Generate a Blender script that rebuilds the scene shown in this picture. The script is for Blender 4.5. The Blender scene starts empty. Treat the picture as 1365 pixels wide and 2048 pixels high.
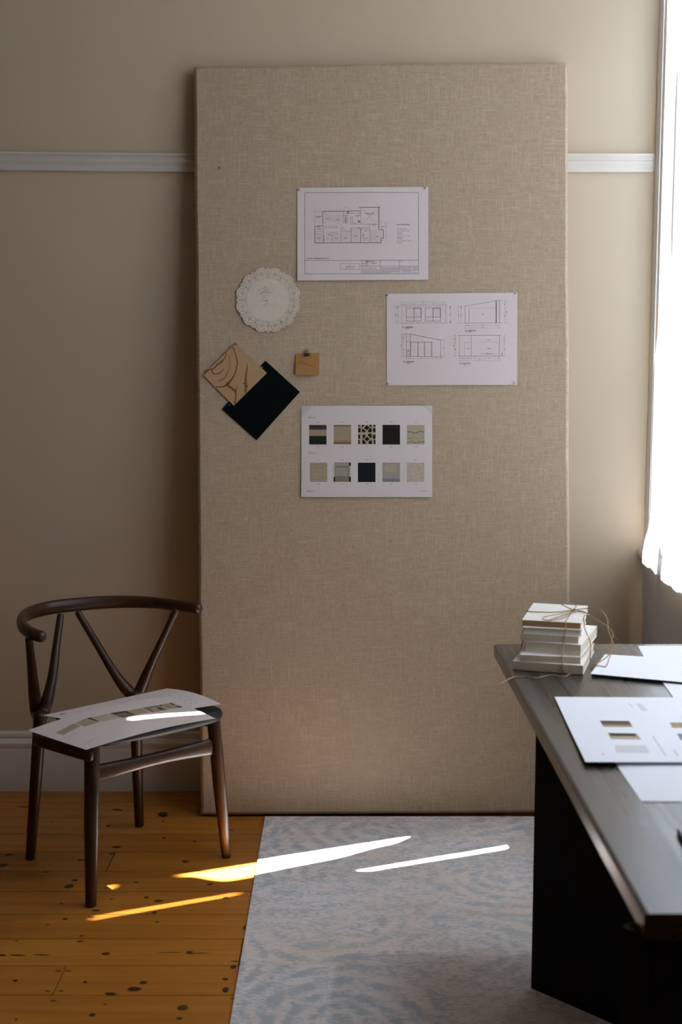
import bpy, bmesh, math, random
from mathutils import Vector, Matrix, noise
random.seed(7)
S = bpy.context.scene
COL = S.collection
PI = math.pi

# ------------------------------------------------------------------ camera model
F, CX, CY = 2450.0, 682.5, 1024.0
TH = math.atan(285.0 / F)
EYE = Vector((0, 0, 1.438))
def ray(px, py):
    u, v = (px - CX) / F, (CY - py) / F
    return Vector((u, math.cos(TH) + v * math.sin(TH), v * math.cos(TH) - math.sin(TH)))
def on_plane(px, py, p0, n):
    d = ray(px, py)
    return EYE + d * ((Vector(p0) - EYE).dot(n) / d.dot(n))
def on_z(px, py, z): return on_plane(px, py, (0, 0, z), Vector((0, 0, 1)))
def on_y(px, py, y): return on_plane(px, py, (0, y, 0), Vector((0, 1, 0)))
def on_x(px, py, x): return on_plane(px, py, (x, 0, 0), Vector((1, 0, 0)))

# ------------------------------------------------------------------ materials
def lin(r, g, b):
    f = lambda c: (c / 12.92 if c <= .04045 else ((c + .055) / 1.055) ** 2.4)
    return (f(r / 255), f(g / 255), f(b / 255), 1)
class NT:
    def __init__(s, name):
        s.m = bpy.data.materials.new(name); s.m.use_nodes = True
        s.t = s.m.node_tree; s.t.nodes.clear()
        s.out = s.t.nodes.new('ShaderNodeOutputMaterial')
    def n(s, typ, **kw):
        nd = s.t.nodes.new(typ)
        for k, v in kw.items():
            if k.startswith('i_'): 
                key = k[2:].replace('_', ' ')
                nd.inputs[key].default_value = v
            else: setattr(nd, k, v)
        return nd
    def l(s, a, b): s.t.links.new(a, b)
    def bsdf(s, rough=.6, color=None, spec=.5):
        b = s.n('ShaderNodeBsdfPrincipled')
        b.inputs['Roughness'].default_value = rough
        b.inputs['Specular IOR Level'].default_value = spec
        if color: b.inputs['Base Color'].default_value = color
        s.l(b.outputs[0], s.out.inputs[0]); s.b = b
        return b
    def coords(s, scale=(1, 1, 1), kind='Object', rot=(0, 0, 0)):
        c = s.n('ShaderNodeTexCoord'); mp = s.n('ShaderNodeMapping')
        mp.inputs['Scale'].default_value = scale; mp.inputs['Rotation'].default_value = rot
        s.l(c.outputs[kind], mp.inputs[0]); return mp.outputs[0]
    def noise(s, vec, scale, detail=3, rough=.5, dist=0):
        nd = s.n('ShaderNodeTexNoise')
        nd.inputs['Scale'].default_value = scale; nd.inputs['Detail'].default_value = detail
        nd.inputs['Roughness'].default_value = rough; nd.inputs['Distortion'].default_value = dist
        s.l(vec, nd.inputs['Vector']); return nd.outputs['Fac']
    def ramp(s, fac, stops, interp='LINEAR'):
        r = s.n('ShaderNodeValToRGB'); r.color_ramp.interpolation = interp
        e = r.color_ramp.elements
        while len(e) < len(stops): e.new(.5)
        for k, (p, c) in enumerate(stops):
            e[k].position = p; e[k].color = c if len(c) == 4 else (*c, 1)
        s.l(fac, r.inputs[0]); return r.outputs[0]
    def mix(s, fac, a, b, mode='MIX'):
        m = s.n('ShaderNodeMix', data_type='RGBA', blend_type=mode)
        for k, v in ((0, fac), (6, a), (7, b)):
            if isinstance(v, (int, float)): m.inputs[k].default_value = v
            elif isinstance(v, tuple): m.inputs[k].default_value = v
            else: s.l(v, m.inputs[k])
        return m.outputs[2]
    def math(s, op, a, b=None):
        m = s.n('ShaderNodeMath', operation=op)
        for k, v in enumerate((a, b)):
            if v is None: continue
            if isinstance(v, (int, float)): m.inputs[k].default_value = v
            else: s.l(v, m.inputs[k])
        return m.outputs[0]
    def bump(s, h, strength=.2, dist=.001):
        b = s.n('ShaderNodeBump'); b.inputs['Strength'].default_value = strength
        b.inputs['Distance'].default_value = dist
        s.l(h, b.inputs['Height']); s.l(b.outputs[0], s.b.inputs['Normal'])

def plain(name, color, rough=.6, spec=.5, var=.08, scale=25, bump=0, metal=0):
    t = NT(name); b = t.bsdf(rough, None, spec); b.inputs['Metallic'].default_value = metal
    n = t.noise(t.coords(), scale, 4)
    lo = tuple(c * (1 - var) for c in color[:3]); hi = tuple(min(1, c * (1 + var)) for c in color[:3])
    t.l(t.ramp(n, [(.3, lo), (.7, hi)]), b.inputs['Base Color'])
    if bump: t.bump(t.noise(t.coords(), scale * 12, 3), bump)
    return t.m

M = {}
# painted plaster
t = NT('plaster_paint'); b = t.bsdf(.55, None, .3)
c = t.ramp(t.noise(t.coords(), 1.3, 5), [(.3, (.515, .40, .275)), (.7, (.555, .435, .305))])
t.l(c, b.inputs['Base Color'])
t.bump(t.noise(t.coords(), 3.0, 6, .6), .25, .004); M['wall'] = t.m
M['ceiling'] = plain('ceiling_paint', (.80, .75, .65), .8, .2)
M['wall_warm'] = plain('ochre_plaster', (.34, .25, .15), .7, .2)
M['trim'] = plain('white_gloss_paint', (.62, .55, .47), .35, .5, .03, 9, .08)
M['frame'] = plain('window_paint', (.82, .82, .82), .35, .5, .02, 9)

def wood(name, dark, light, rough, axis=0, sc=1.0, spec=.5, bump=.1):
    t = NT(name); b = t.bsdf(rough, None, spec)
    s1 = [60 * sc] * 3; s1[axis] = 2.2 * sc
    v = t.coords(tuple(s1))
    g = t.noise(v, 1.0, 6, .6, .6)
    big = t.noise(t.coords(tuple(k * .18 for k in s1)), 1.0, 3)
    f = t.math('ADD', t.math('MULTIPLY', g, .65), t.math('MULTIPLY', big, .35))
    t.l(t.ramp(f, [(.32, dark), (.68, light)]), b.inputs['Base Color'])
    t.bump(g, bump, .0006)
    return t.m
M['walnut'] = wood('dark_walnut', (.012, .0045, .002), (.055, .022, .008), .36, 2, 1.0, .3)
M['walnut_x'] = wood('dark_walnut_rail', (.014, .005, .0022), (.066, .026, .009), .34, 0, 1.0, .3)
M['desk'] = wood('stained_desk_wood', (.003, .0025, .002), (.028, .020, .014), .27, 1, .55, 1.0, .25)
_b = next(n for n in M['desk'].node_tree.nodes if n.type == 'BSDF_PRINCIPLED'); _t = M['desk'].node_tree
_n = next(n for n in _t.nodes if n.type == 'TEX_NOISE'); _r = _t.nodes.new('ShaderNodeMapRange')
_r.inputs['From Min'].default_value = .3; _r.inputs['From Max'].default_value = .7; _r.inputs['To Min'].default_value = .20; _r.inputs['To Max'].default_value = .42
_t.links.new(_n.outputs['Fac'], _r.inputs['Value']); _t.links.new(_r.outputs[0], _b.inputs['Roughness'])
_b.inputs['Coat Weight'].default_value = .22; _b.inputs['Coat Roughness'].default_value = .22
M['desk_black'] = plain('black_stained_wood', (.0035, .0035, .003), .65, .15)
M['seat'] = plain('black_leather', (.006, .007, .0065), .5, .25, .2, 60, .2)

# linen: slubby horizontal and vertical threads
t = NT('slub_linen'); b = t.bsdf(.95, None, .08)
wv = t.noise(t.coords(), 2.0, 2)
cv = t.coords((420, 60, 14)); ch = t.coords((14, 60, 420))
nv, nh = t.noise(cv, 1, 3, .6, .25), t.noise(ch, 1, 3, .6, .25)
fv, fh = t.noise(t.coords((900, 200, 60)), 1, 1), t.noise(t.coords((60, 200, 900)), 1, 1)
f = t.math('ADD', t.math('MAXIMUM', nv, nh), t.math('MULTIPLY', t.math('ADD', t.math('ADD', fv, fh), -1.0), .42))
sl_ = t.math('MAXIMUM', t.noise(t.coords((260, 60, 5)), 1, 2, .5), t.noise(t.coords((5, 60, 260)), 1, 2, .5))
f = t.math('ADD', f, t.math('MULTIPLY', t.math('MAXIMUM', t.math('ADD', sl_, -.60), 0.0), 1.0))
base = t.ramp(f, [(.38, (.345, .252, .163)), (.57, (.435, .325, .222)), (.76, (.52, .405, .295))])
t.l(base, b.inputs['Base Color']); t.bump(f, .35, .0012); M['linen'] = t.m

# pine floorboards (per-board tone in the attribute 'board')
t = NT('pine_boards'); b = t.bsdf(.36, None, .45)
at = t.n('ShaderNodeAttribute', attribute_name='board')
cb = t.n('ShaderNodeCombineXYZ'); t.l(t.math('MULTIPLY', at.outputs['Fac'], 37.0), cb.inputs[2])
tc = t.n('ShaderNodeTexCoord'); va = t.n('ShaderNodeVectorMath', operation='ADD')
t.l(tc.outputs['Object'], va.inputs[0]); t.l(cb.outputs[0], va.inputs[1])
mp = t.n('ShaderNodeMapping'); mp.inputs['Scale'].default_value = (1.4, 30, 30); t.l(va.outputs[0], mp.inputs[0])
g = t.noise(mp.outputs[0], 1.0, 6, .6, .8)
mp2 = t.n('ShaderNodeMapping'); mp2.inputs['Scale'].default_value = (1.2, 5, 5); t.l(va.outputs[0], mp2.inputs[0])
g2 = t.noise(mp2.outputs[0], 1.0, 4, .55)
f = t.math('ADD', t.math('ADD', t.math('MULTIPLY', g, .5), t.math('MULTIPLY', g2, .35)), t.math('MULTIPLY', at.outputs['Fac'], .15))
t.l(t.ramp(f, [(.3, (.20, .064, .007)), (.5, (.35, .125, .013)), (.7, (.46, .185, .024))]), b.inputs['Base Color'])
t.bump(g, .12, .0008); M['floor'] = t.m
t = NT('pine_knot'); b = t.bsdf(.4, (.035, .014, .005, 1), .4)
at = t.n('ShaderNodeAttribute', attribute_name='knot')
tr = t.n('ShaderNodeBsdfTransparent'); mx = t.n('ShaderNodeMixShader')
t.l(t.math('POWER', at.outputs['Fac'], .7), mx.inputs[0]); t.l(tr.outputs[0], mx.inputs[1]); t.l(b.outputs[0], mx.inputs[2])
t.l(mx.outputs[0], t.out.inputs[0]); M['knot'] = t.m
M['gap'] = plain('board_gap', (.012, .006, .003), .9, .1)

# distressed rug
t = NT('distressed_rug'); b = t.bsdf(.95, None, .1)
cw = t.coords()
def warped(scale, amt, src):
    wn = t.n('ShaderNodeTexNoise'); wn.inputs['Scale'].default_value = scale; wn.inputs['Detail'].default_value = 2; t.l(src, wn.inputs['Vector'])
    w_ = t.n('ShaderNodeVectorMath', operation='MULTIPLY_ADD'); t.l(wn.outputs['Color'], w_.inputs[0]); w_.inputs[1].default_value = (amt, amt, 0); t.l(src, w_.inputs[2]); return w_.outputs[0]
wp = warped(38, .014, warped(3.0, .14, cw))
vo = t.n('ShaderNodeTexVoronoi', voronoi_dimensions='2D', feature='F1'); vo.inputs['Scale'].default_value = 2.5; vo.inputs['Randomness'].default_value = .7; t.l(wp, vo.inputs['Vector'])
rings = t.math('SINE', t.math('MULTIPLY', vo.outputs['Distance'], 46.0))
dv_ = t.n('ShaderNodeVectorMath', operation='SUBTRACT'); t.l(wp, dv_.inputs[0]); t.l(vo.outputs['Position'], dv_.inputs[1])
sx_ = t.n('ShaderNodeSeparateXYZ'); t.l(dv_.outputs[0], sx_.inputs[0])
ang_ = t.math('ARCTAN2', sx_.outputs[1], sx_.outputs[0])
petal = t.math('MULTIPLY', t.math('SINE', t.math('ADD', t.math('MULTIPLY', ang_, 11.0), t.math('MULTIPLY', vo.outputs['Distance'], 9.0))), t.math('ADD', t.math('MULTIPLY', rings, .7), .3))
sel = t.ramp(t.noise(t.coords((2.3, 2.3, 1)), 1.0, 3, .5), [(.42, (0, 0, 0)), (.58, (1, 1, 1))])
low = t.noise(t.coords((1.7, 3.1, 1)), 1.0, 3, .5)
pat = t.math('ADD', t.math('MULTIPLY', t.math('MULTIPLY', rings, sel), .050), t.math('MULTIPLY', t.math('MULTIPLY', petal, sel), .048))
st = t.noise(t.coords((55, 140, 1)), 1.0, 5, .75)
wear = t.noise(t.coords((13, 24, 1)), 1.0, 6, .72)
f = t.math('ADD', pat, t.math('ADD', t.math('MULTIPLY', st, .62), t.math('ADD', t.math('MULTIPLY', wear, .36), t.math('MULTIPLY', low, .14))))
blot = t.noise(t.coords((2.6, 3.6, 1)), 1.0, 4, .6)
ground = t.ramp(blot, [(.33, (.76, .64, .54)), (.5, (.82, .73, .69)), (.66, (.84, .79, .78))])
blue = t.ramp(blot, [(.3, (.45, .47, .49)), (.7, (.40, .46, .50))])
cm = t.mix(t.ramp(f, [(.52, (0, 0, 0)), (.62, (.85, .85, .85))]), ground, blue)
pile = t.noise(t.coords((700, 700, 100)), 1.0, 2)
t.l(t.mix(t.math('MULTIPLY', pile, .10), cm, (.2, .19, .18, 1)), b.inputs['Base Color'])
t.bump(pile, .4, .002); M['rug'] = t.m
M['rug_edge'] = plain('rug_binding', (.16, .14, .12), .9, .1)

M['paper'] = plain('white_paper_dim', (.67, .56, .53), .75, .25, .012, 6)  # duller, warmer copy of the white paper: the board's dim light in its colour
M['paper_desk'] = plain('white_paper_lit', (.80, .79, .84), .75, .25, .012, 6)  # same paper again, brighter and cooler: window light put into the colour
M['paper_warm'] = plain('warm_white_paper', (.66, .575, .54), .75, .25, .012, 6)
M['ink'] = plain('black_ink', (.030, .042, .038), .8, .2)
M['ink_soft'] = plain('grey_ink', (.24, .235, .24), .8, .2)
M['ink_faint'] = plain('pale_ink', (.40, .35, .35), .8, .2)
M['ink_tint'] = plain('pale_tint', (.615, .51, .48), .8, .2, .03, 800)
M['tint_grey'] = plain('pale_grey_print', (.62, .60, .62), .8, .2, .03, 300)
M['kraft'] = plain('sticky_note_paper', (.36, .175, .055), .85, .2, .06, 200)
M['doily'] = plain('doily_paper', (.64, .535, .425), .9, .1, .03, 90)
M['tan_card'] = plain('tan_card', (.41, .265, .140), .85, .15, .04, 300)
M['rust'] = plain('rust_print', (.17, .062, .012), .85, .15, .15, 150)
M['green_card'] = plain('dark_green_leather', (.0008, .0030, .0030), .8, .06, .25, 300, .15)
M['black_metal'] = plain('black_metal', (.006, .008, .008), .4, .5)
M['steel'] = plain('bright_steel', (.55, .5, .42), .3, .5, .05, 20, 0, .9)
M['wire'] = plain('dark_wire', (.05, .045, .038), .4, .5, .05, 20, 0, .5)
M['twine'] = plain('jute_twine', (.33, .225, .13), .95, .1, .35, 500)
M['page'] = plain('book_pages', (.58, .51, .40), .9, .1, .06, 400)  # toned down overall for the shade on fore-edges facing front
M['cover'] = plain('white_book_cover', (.76, .71, .65), .6, .3, .02, 20)
M['spine'] = plain('shaded_cream_spine', (.46, .385, .28), .85, .15, .06, 60)  # cream darkened so the colour holds the shade of the book fronts
M['cover_brown'] = plain('kraft_spine', (.27, .155, .07), .8, .2, .1, 90)
M['card_core'] = plain('corrugated_core', (.10, .085, .065), .9, .1, .3, 150)
for nm, col in dict(sw_black=(.0095, .0105, .0095), sw_linen=(.33, .25, .155), sw_rust=(.17, .085, .038), sw_dark=(.0105, .006, .0045),
                    sw_green=(.0018, .0065, .0062), sw_ecru=(.40, .32, .215), sw_olive=(.21, .17, .105), sw_grey=(.31, .275, .24),
                    sw_blue=(.17, .18, .185), sw_tan=(.30, .215, .125), sw_cream=(.47, .38, .28), sw_brown=(.095, .06, .032)).items():
    M[nm] = plain(nm.replace('sw_', 'printed_'), col, .8, .2, .12, 160)
M['pencil'] = plain('pen_barrel', (.012, .010, .010), .35)

t = NT('clear_tape')
d = t.n('ShaderNodeBsdfDiffuse'); d.inputs[0].default_value = (.64, .56, .47, 1)
tr = t.n('ShaderNodeBsdfTransparent'); mx = t.n('ShaderNodeMixShader')
nz = t.noise(t.coords(), 40, 3); t.l(t.math('ADD', t.math('MULTIPLY', nz, .05), .09), mx.inputs[0])
t.l(tr.outputs[0], mx.inputs[1]); t.l(d.outputs[0], mx.inputs[2]); t.l(mx.outputs[0], t.out.inputs[0]); M['tape'] = t.m
t = NT('window_glass')
tr = t.n('ShaderNodeBsdfTransparent'); tr.inputs[0].default_value = (.94, .96, .96, 1)
gl = t.n('ShaderNodeBsdfGlossy'); gl.inputs['Roughness'].default_value = .02
mx = t.n('ShaderNodeMixShader'); mx.inputs[0].default_value = .05
t.l(tr.outputs[0], mx.inputs[1]); t.l(gl.outputs[0], mx.inputs[2]); t.l(mx.outputs[0], t.out.inputs[0]); M['glass'] = t.m
t = NT('sheer_voile')
d = t.n('ShaderNodeBsdfDiffuse'); d.inputs[0].default_value = (.82, .82, .84, 1)
ts = t.n('ShaderNodeBsdfTranslucent'); ts.inputs[0].default_value = (.17, .172, .18, 1)
tr = t.n('ShaderNodeBsdfTransparent')
rf = t.n('ShaderNodeBsdfRefraction'); rf.inputs[0].default_value = (.46, .475, .51, 1); rf.inputs['Roughness'].default_value = .66; rf.inputs['IOR'].default_value = 1.03
m0 = t.n('ShaderNodeMixShader'); m0.inputs[0].default_value = .6
t.l(ts.outputs[0], m0.inputs[1]); t.l(rf.outputs[0], m0.inputs[2])
m1 = t.n('ShaderNodeMixShader'); m1.inputs[0].default_value = .5
m2 = t.n('ShaderNodeMixShader')
wvn = t.noise(t.coords((1, 1200, 1200)), 1.0, 1)
t.l(t.math('ADD', t.math('MULTIPLY', wvn, .001), .0005), m2.inputs[0])
t.l(d.outputs[0], m1.inputs[1]); t.l(m0.outputs[0], m1.inputs[2])
t.l(m1.outputs[0], m2.inputs[1]); t.l(tr.outputs[0], m2.inputs[2]); t.l(m2.outputs[0], t.out.inputs[0]); M['voile'] = t.m

# ------------------------------------------------------------------ object helpers
def link(name, me, mats, parent=None, loc=(0, 0, 0), smooth=None):
    if not isinstance(mats, (list, tuple)): mats = [mats]
    for m in mats: me.materials.append(M[m] if isinstance(m, str) else m)
    o = bpy.data.objects.new(name, me); COL.objects.link(o)
    o.location = loc
    if parent: o.parent = parent
    if smooth is not None:
        for p in me.polygons: p.use_smooth = True
        try: me.set_sharp_from_angle(angle=math.radians(smooth))
        except Exception: pass
    return o
def obj(name, bm, mats, parent=None, loc=(0, 0, 0), smooth=None, origin=None):
    if origin is not None:
        bmesh.ops.translate(bm, verts=bm.verts, vec=-Vector(origin)); loc = origin
    me = bpy.data.meshes.new(name); bm.normal_update(); bm.to_mesh(me); bm.free()
    return link(name, me, mats, parent, loc, smooth)
def tag(o, label=None, cat=None, group=None, kind=None):
    for k, v in (('label', label), ('category', cat), ('group', group), ('kind', kind)):
        if v: o[k] = v
    return o
def empty(name, loc=(0, 0, 0), rz=0):
    o = bpy.data.objects.new(name, None); COL.objects.link(o)
    o.location = loc; o.rotation_euler.z = rz; o.empty_display_size = .05
    return o
def box(bm, lo, hi, bev=0, mat=0, seg=2):
    lo, hi = Vector(lo), Vector(hi)
    r = bmesh.ops.create_cube(bm, size=1, matrix=Matrix.Translation((lo + hi) / 2) @ Matrix.Diagonal((*(hi - lo), 1)))
    fs = list({f for v in r['verts'] for f in v.link_faces})
    for f in fs: f.material_index = mat
    if bev:
        es = list({e for v in r['verts'] for e in v.link_edges})
        bmesh.ops.bevel(bm, geom=es, offset=bev, segments=seg, affect='EDGES', profile=.5)
def spline(pts, n):
    pts = [Vector(p) for p in pts]; out = []
    for i in range(len(pts) - 1):
        p0, p1, p2, p3 = pts[max(i - 1, 0)], pts[i], pts[i + 1], pts[min(i + 2, len(pts) - 1)]
        for k in range(n):
            s = k / n
            out.append(.5 * ((2 * p1) + (p2 - p0) * s + (2 * p0 - 5 * p1 + 4 * p2 - p3) * s * s + (3 * p1 - p0 - 3 * p2 + p3) * s ** 3))
    return out + [pts[-1]]
def tube(bm, pts, radii, n=12, ref=None, mat=0, round_ends=True):
    """sweep an ellipse: radii = list of r or (along ref, across)."""
    pts = [Vector(p) for p in pts]; N = len(pts)
    rr = [(r, r) if isinstance(r, (int, float)) else r for r in radii]
    if len(rr) != N:
        rr = [tuple(rr[min(int(i / (N - 1) * (len(rr) - 1)), len(rr) - 2)][k] * (1 - (i / (N - 1) * (len(rr) - 1) - min(int(i / (N - 1) * (len(rr) - 1)), len(rr) - 2)))
              + rr[min(int(i / (N - 1) * (len(rr) - 1)), len(rr) - 2) + 1][k] * (i / (N - 1) * (len(rr) - 1) - min(int(i / (N - 1) * (len(rr) - 1)), len(rr) - 2)) for k in (0, 1)) for i in range(N)]
    tan = [(pts[min(i + 1, N - 1)] - pts[max(i - 1, 0)]).normalized() for i in range(N)]
    if ref is None:
        up = Vector((0, 0, 1)) if abs(tan[0].z) < .9 else Vector((1, 0, 0))
    rings = []; a = None
    seq = [(pts[i], tan[i], rr[i]) for i in range(N)]
    if round_ends:
        def capped(p, tn, r, sgn):
            m = min(r); o = []
            for q in (20, 45, 70):
                o.append((p + tn * sgn * m * .8 * math.sin(math.radians(q)), tn, (r[0] * math.cos(math.radians(q)), r[1] * math.cos(math.radians(q)))))
            return o
        seq = capped(*seq[0], -1)[::-1] + seq + capped(*seq[-1], 1)
    for p, tn, r in seq:
        if ref is not None: v = Vector(ref); v = (v - tn * v.dot(tn)).normalized()
        else:
            v = (up - tn * up.dot(tn)).normalized(); up = v
        w = tn.cross(v)
        rings.append([bm.verts.new(p + v * r[0] * math.cos(2 * PI * k / n) + w * r[1] * math.sin(2 * PI * k / n)) for k in range(n)])
    for A, B in zip(rings, rings[1:]):
        for k in range(n):
            f = bm.faces.new((A[k], A[(k + 1) % n], B[(k + 1) % n], B[k])); f.material_index = mat
    bm.faces.new(rings[0][::-1]).material_index = mat; bm.faces.new(rings[-1]).material_index = mat
def prism(bm, poly, axis, a0, a1, mat=0):
    """extrude a 2D profile: axis 'x' -> (y,z) profile"""
    def mk(p, a): return (a, p[0], p[1]) if axis == 'x' else ((p[0], a, p[1]) if axis == 'y' else (p[0], p[1], a))
    A = [bm.verts.new(mk(p, a0)) for p in poly]; B = [bm.verts.new(mk(p, a1)) for p in poly]
    n = len(poly); fs = [bm.faces.new(A), bm.faces.new(B[::-1])]
    for k in range(n): fs.append(bm.faces.new((A[k], B[k], B[(k + 1) % n], A[(k + 1) % n])))
    for f in fs: f.material_index = mat
    bmesh.ops.recalc_face_normals(bm, faces=fs)
BM = bmesh.new

# ------------------------------------------------------------------ the room
YW, XR, XL, YF, ZC = 4.09, 1.025, -4.4, -3.0, 3.85
bm = BM(); box(bm, (XL - .1, YW, -.05), (XR + .12, YW + .12, ZC)); tag(obj('wall_back', bm, 'wall'), kind='structure')
bm = BM(); box(bm, (XL - .12, YF, -.05), (XL, YW, ZC)); tag(obj('wall_left', bm, 'wall_warm'), kind='structure')
bm = BM(); box(bm, (XL - .1, YF - .12, -.05), (XR + .1, YF, ZC)); tag(obj('wall_front', bm, 'wall_warm'), kind='structure')
bm = BM(); box(bm, (XL - .1, YF - .1, ZC), (XR + .1, YW + .1, ZC + .1)); tag(obj('ceiling', bm, 'ceiling'), kind='structure')
WT = .075                                   # right wall with two tall window openings
W1 = (1.60, 4.03, .845, 3.62)
bm = BM()
for y0, y1, z0, z1 in ((YF, YW, -.05, W1[2]), (YF, YW, W1[3], ZC), (W1[1], YW, W1[2], W1[3]), (YF, W1[0], W1[2], W1[3])):
    box(bm, (XR, y0, z0), (XR + WT, y1, z1))
tag(obj('wall_right', bm, 'wall_warm'), kind='structure')

def sash_window(name, W, label):
    y0, y1, z0, z1 = W
    t = empty(name, (XR, (y0 + y1) / 2, z0)); tag(t, kind='structure'); o = Vector(t.location)
    def part(nm, bm, m, sm=None):
        bmesh.ops.translate(bm, verts=bm.verts, vec=-o); return obj(nm, bm, m, t, smooth=sm)
    bm = BM()                                # architrave on the room side
    for a, b_ in ((y0 - .075, y0), (y1, min(y1 + .075, YW - .004))): 
        box(bm, (XR - .004, a, z0), (XR, b_, z1 + .07), .001)
    box(bm, (XR - .004, y0, z1), (XR, y1, z1 + .07), .001)
    part('window_architrave', bm, 'frame')
    bm = BM()                                # box frame with parting beads
    for a, b_ in ((y0, y0 + .018), (y1 - .018, y1)):
        box(bm, (XR + .002, a, z0), (XR + WT + .02, b_, z1), .002)
    for a, b_ in ((y0 + .018, y0 + .03), (y1 - .03, y1 - .018)):
        box(bm, (XR + .018, a, z0), (XR + .030, b_, z1), .003); box(bm, (XR + .052, a, z0), (XR + .064, b_, z1), .003)
    box(bm, (XR + .002, y0, z1 - .02), (XR + WT + .02, y1, z1)); box(bm, (XR + .002, y0, z0), (XR + WT + .05, y1, z0 + .006))
    part('window_frame', bm, 'frame')
    for a, b_ in ((z0 + .006, z1 - .02),):
        bm = BM()
        box(bm, (XR + .034, y0 + .02, a), (XR + .05, y0 + .052, b_), .003)
        box(bm, (XR + .034, y1 - .034, a), (XR + .05, y1 - .02, b_), .003)
        box(bm, (XR + .034, y0 + .02, a), (XR + .05, y1 - .02, a + .022), .003); box(bm, (XR + .034, y0 + .02, b_ - .045), (XR + .05, y1 - .02, b_), .003)
        s = part('sash', bm, 'frame')
        bm = BM(); box(bm, (XR + .040, y0 + .05, a + .02), (XR + .044, y1 - .03, b_ - .045))
        bmesh.ops.translate(bm, verts=bm.verts, vec=-o); obj('pane', bm, 'glass', s)
    bm = BM(); prof = [(XR + .03, z0 - .002), (XR - .018, z0 - .002), (XR - .026, z0 - .007), (XR - .030, z0 - .018), (XR - .028, z0 - .03), (XR - .021, z0 - .039), (XR - .012, z0 - .042), (XR - .0005, z0 - .048), (XR + .03, z0 - .048)]
    prof[-1] = (XR + .0, z0 - .048)
    prism(bm, prof, 'y', y0 - .09, min(y1 + .035, YW - .012)); part('window_sill', bm, 'trim', 40)
    return t
sash_window('window_1', W1, '')

# skirting and picture rail along the back wall
def baseboard(name, poly, axis, a0, a1):
    bm = BM(); prism(bm, poly, axis, a0, a1); tag(obj(name, bm, 'trim', smooth=25), kind='structure')
bp = [(YW, 0), (YW - .025, 0), (YW - .025, .140), (YW - .022, .150), (YW - .0245, .160), (YW - .0245, .168), (YW - .019, .176), (YW - .012, .183), (YW - .014, .190), (YW - .011, .199), (YW - .005, .204), (YW, .206)]
baseboard('baseboard_back', bp, 'x', XL, XR)
baseboard('baseboard_left', [(XL - (p[0] - YW), p[1]) for p in bp], 'y', YF, YW - .026)
baseboard('baseboard_right', [(XR + (p[0] - YW), p[1]) for p in bp], 'y', YF, YW - .026)
rp = [(0, 0), (-.010, 0), (-.012, .010), (-.010, .013), (-.011, .020), (-.016, .027), (-.017, .032), (-.013, .036), (-.015, .044), (-.021, .051), (-.021, .056), (0, .056)]
bm = BM()
def rail_z(x): return 2.0755 + (max(0, -x - .45)) * .0095
rings = []
for x in (XL, -1.6, -1.1, -.75, -.45, .5, XR - .001 - .013, XR - .0012):
    cut = 1.0 if x < XR - .005 else .35
    rings.append([bm.verts.new((x, YW + p[0] * cut, rail_z(x) + .028 + (p[1] - .028) * (1 if cut == 1 else .8))) for p in rp])
for A, B in zip(rings, rings[1:]):
    for k in range(len(rp) - 1): bm.faces.new((A[k], B[k], B[k + 1], A[k + 1]))
bm.faces.new(rings[0]); bm.faces.new(rings[-1][::-1]); bmesh.ops.recalc_face_normals(bm, faces=bm.faces)
tag(obj('trim_1', bm, 'trim', smooth=25), kind='structure')

# floor: boards run along X, real gaps between them
PITCH, Y0 = .1415, 3.818
bm = BM(); lay = bm.faces.layers.float.new('board_f')
rows = range(-2, 52); joints = {2: [-.678], 6: [-.249, -2.0], 7: [-.669], 3: [-1.9], 0: [.9], 4: [-2.2], 9: [-.9]}
def joints_for(r): return joints.get(r, [-3.3 + (r * 1.37) % 1.2 - .1])   # others lie left of the view
cols = []
for r in rows:
    y1 = Y0 - PITCH * r; y0 = y1 - PITCH
    if y0 < YF: break
    y1 = min(y1, YW + .01)
    if y1 <= y0 + .01: continue
    xs = [XL - .05] + sorted(x for x in joints_for(r) if XL < x < XR) + [XR + .05]
    for a, b_ in zip(xs, xs[1:]):
        n0 = len(bm.verts); bm.verts.ensure_lookup_table()
        box(bm, (a + .0012, y0 + .0013, -.02), (b_ - .0012, y1 - .0013, 0), .0009, 0, 1)
        v = random.random()
        bm.faces.ensure_lookup_table()
        for f in bm.faces:
            if f[lay] == 0: f[lay] = .05 + .9 * v
box(bm, (XL - .1, YF - .1, -.06), (XR + .1, YW + .1, -.012), 0, 2)
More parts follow.
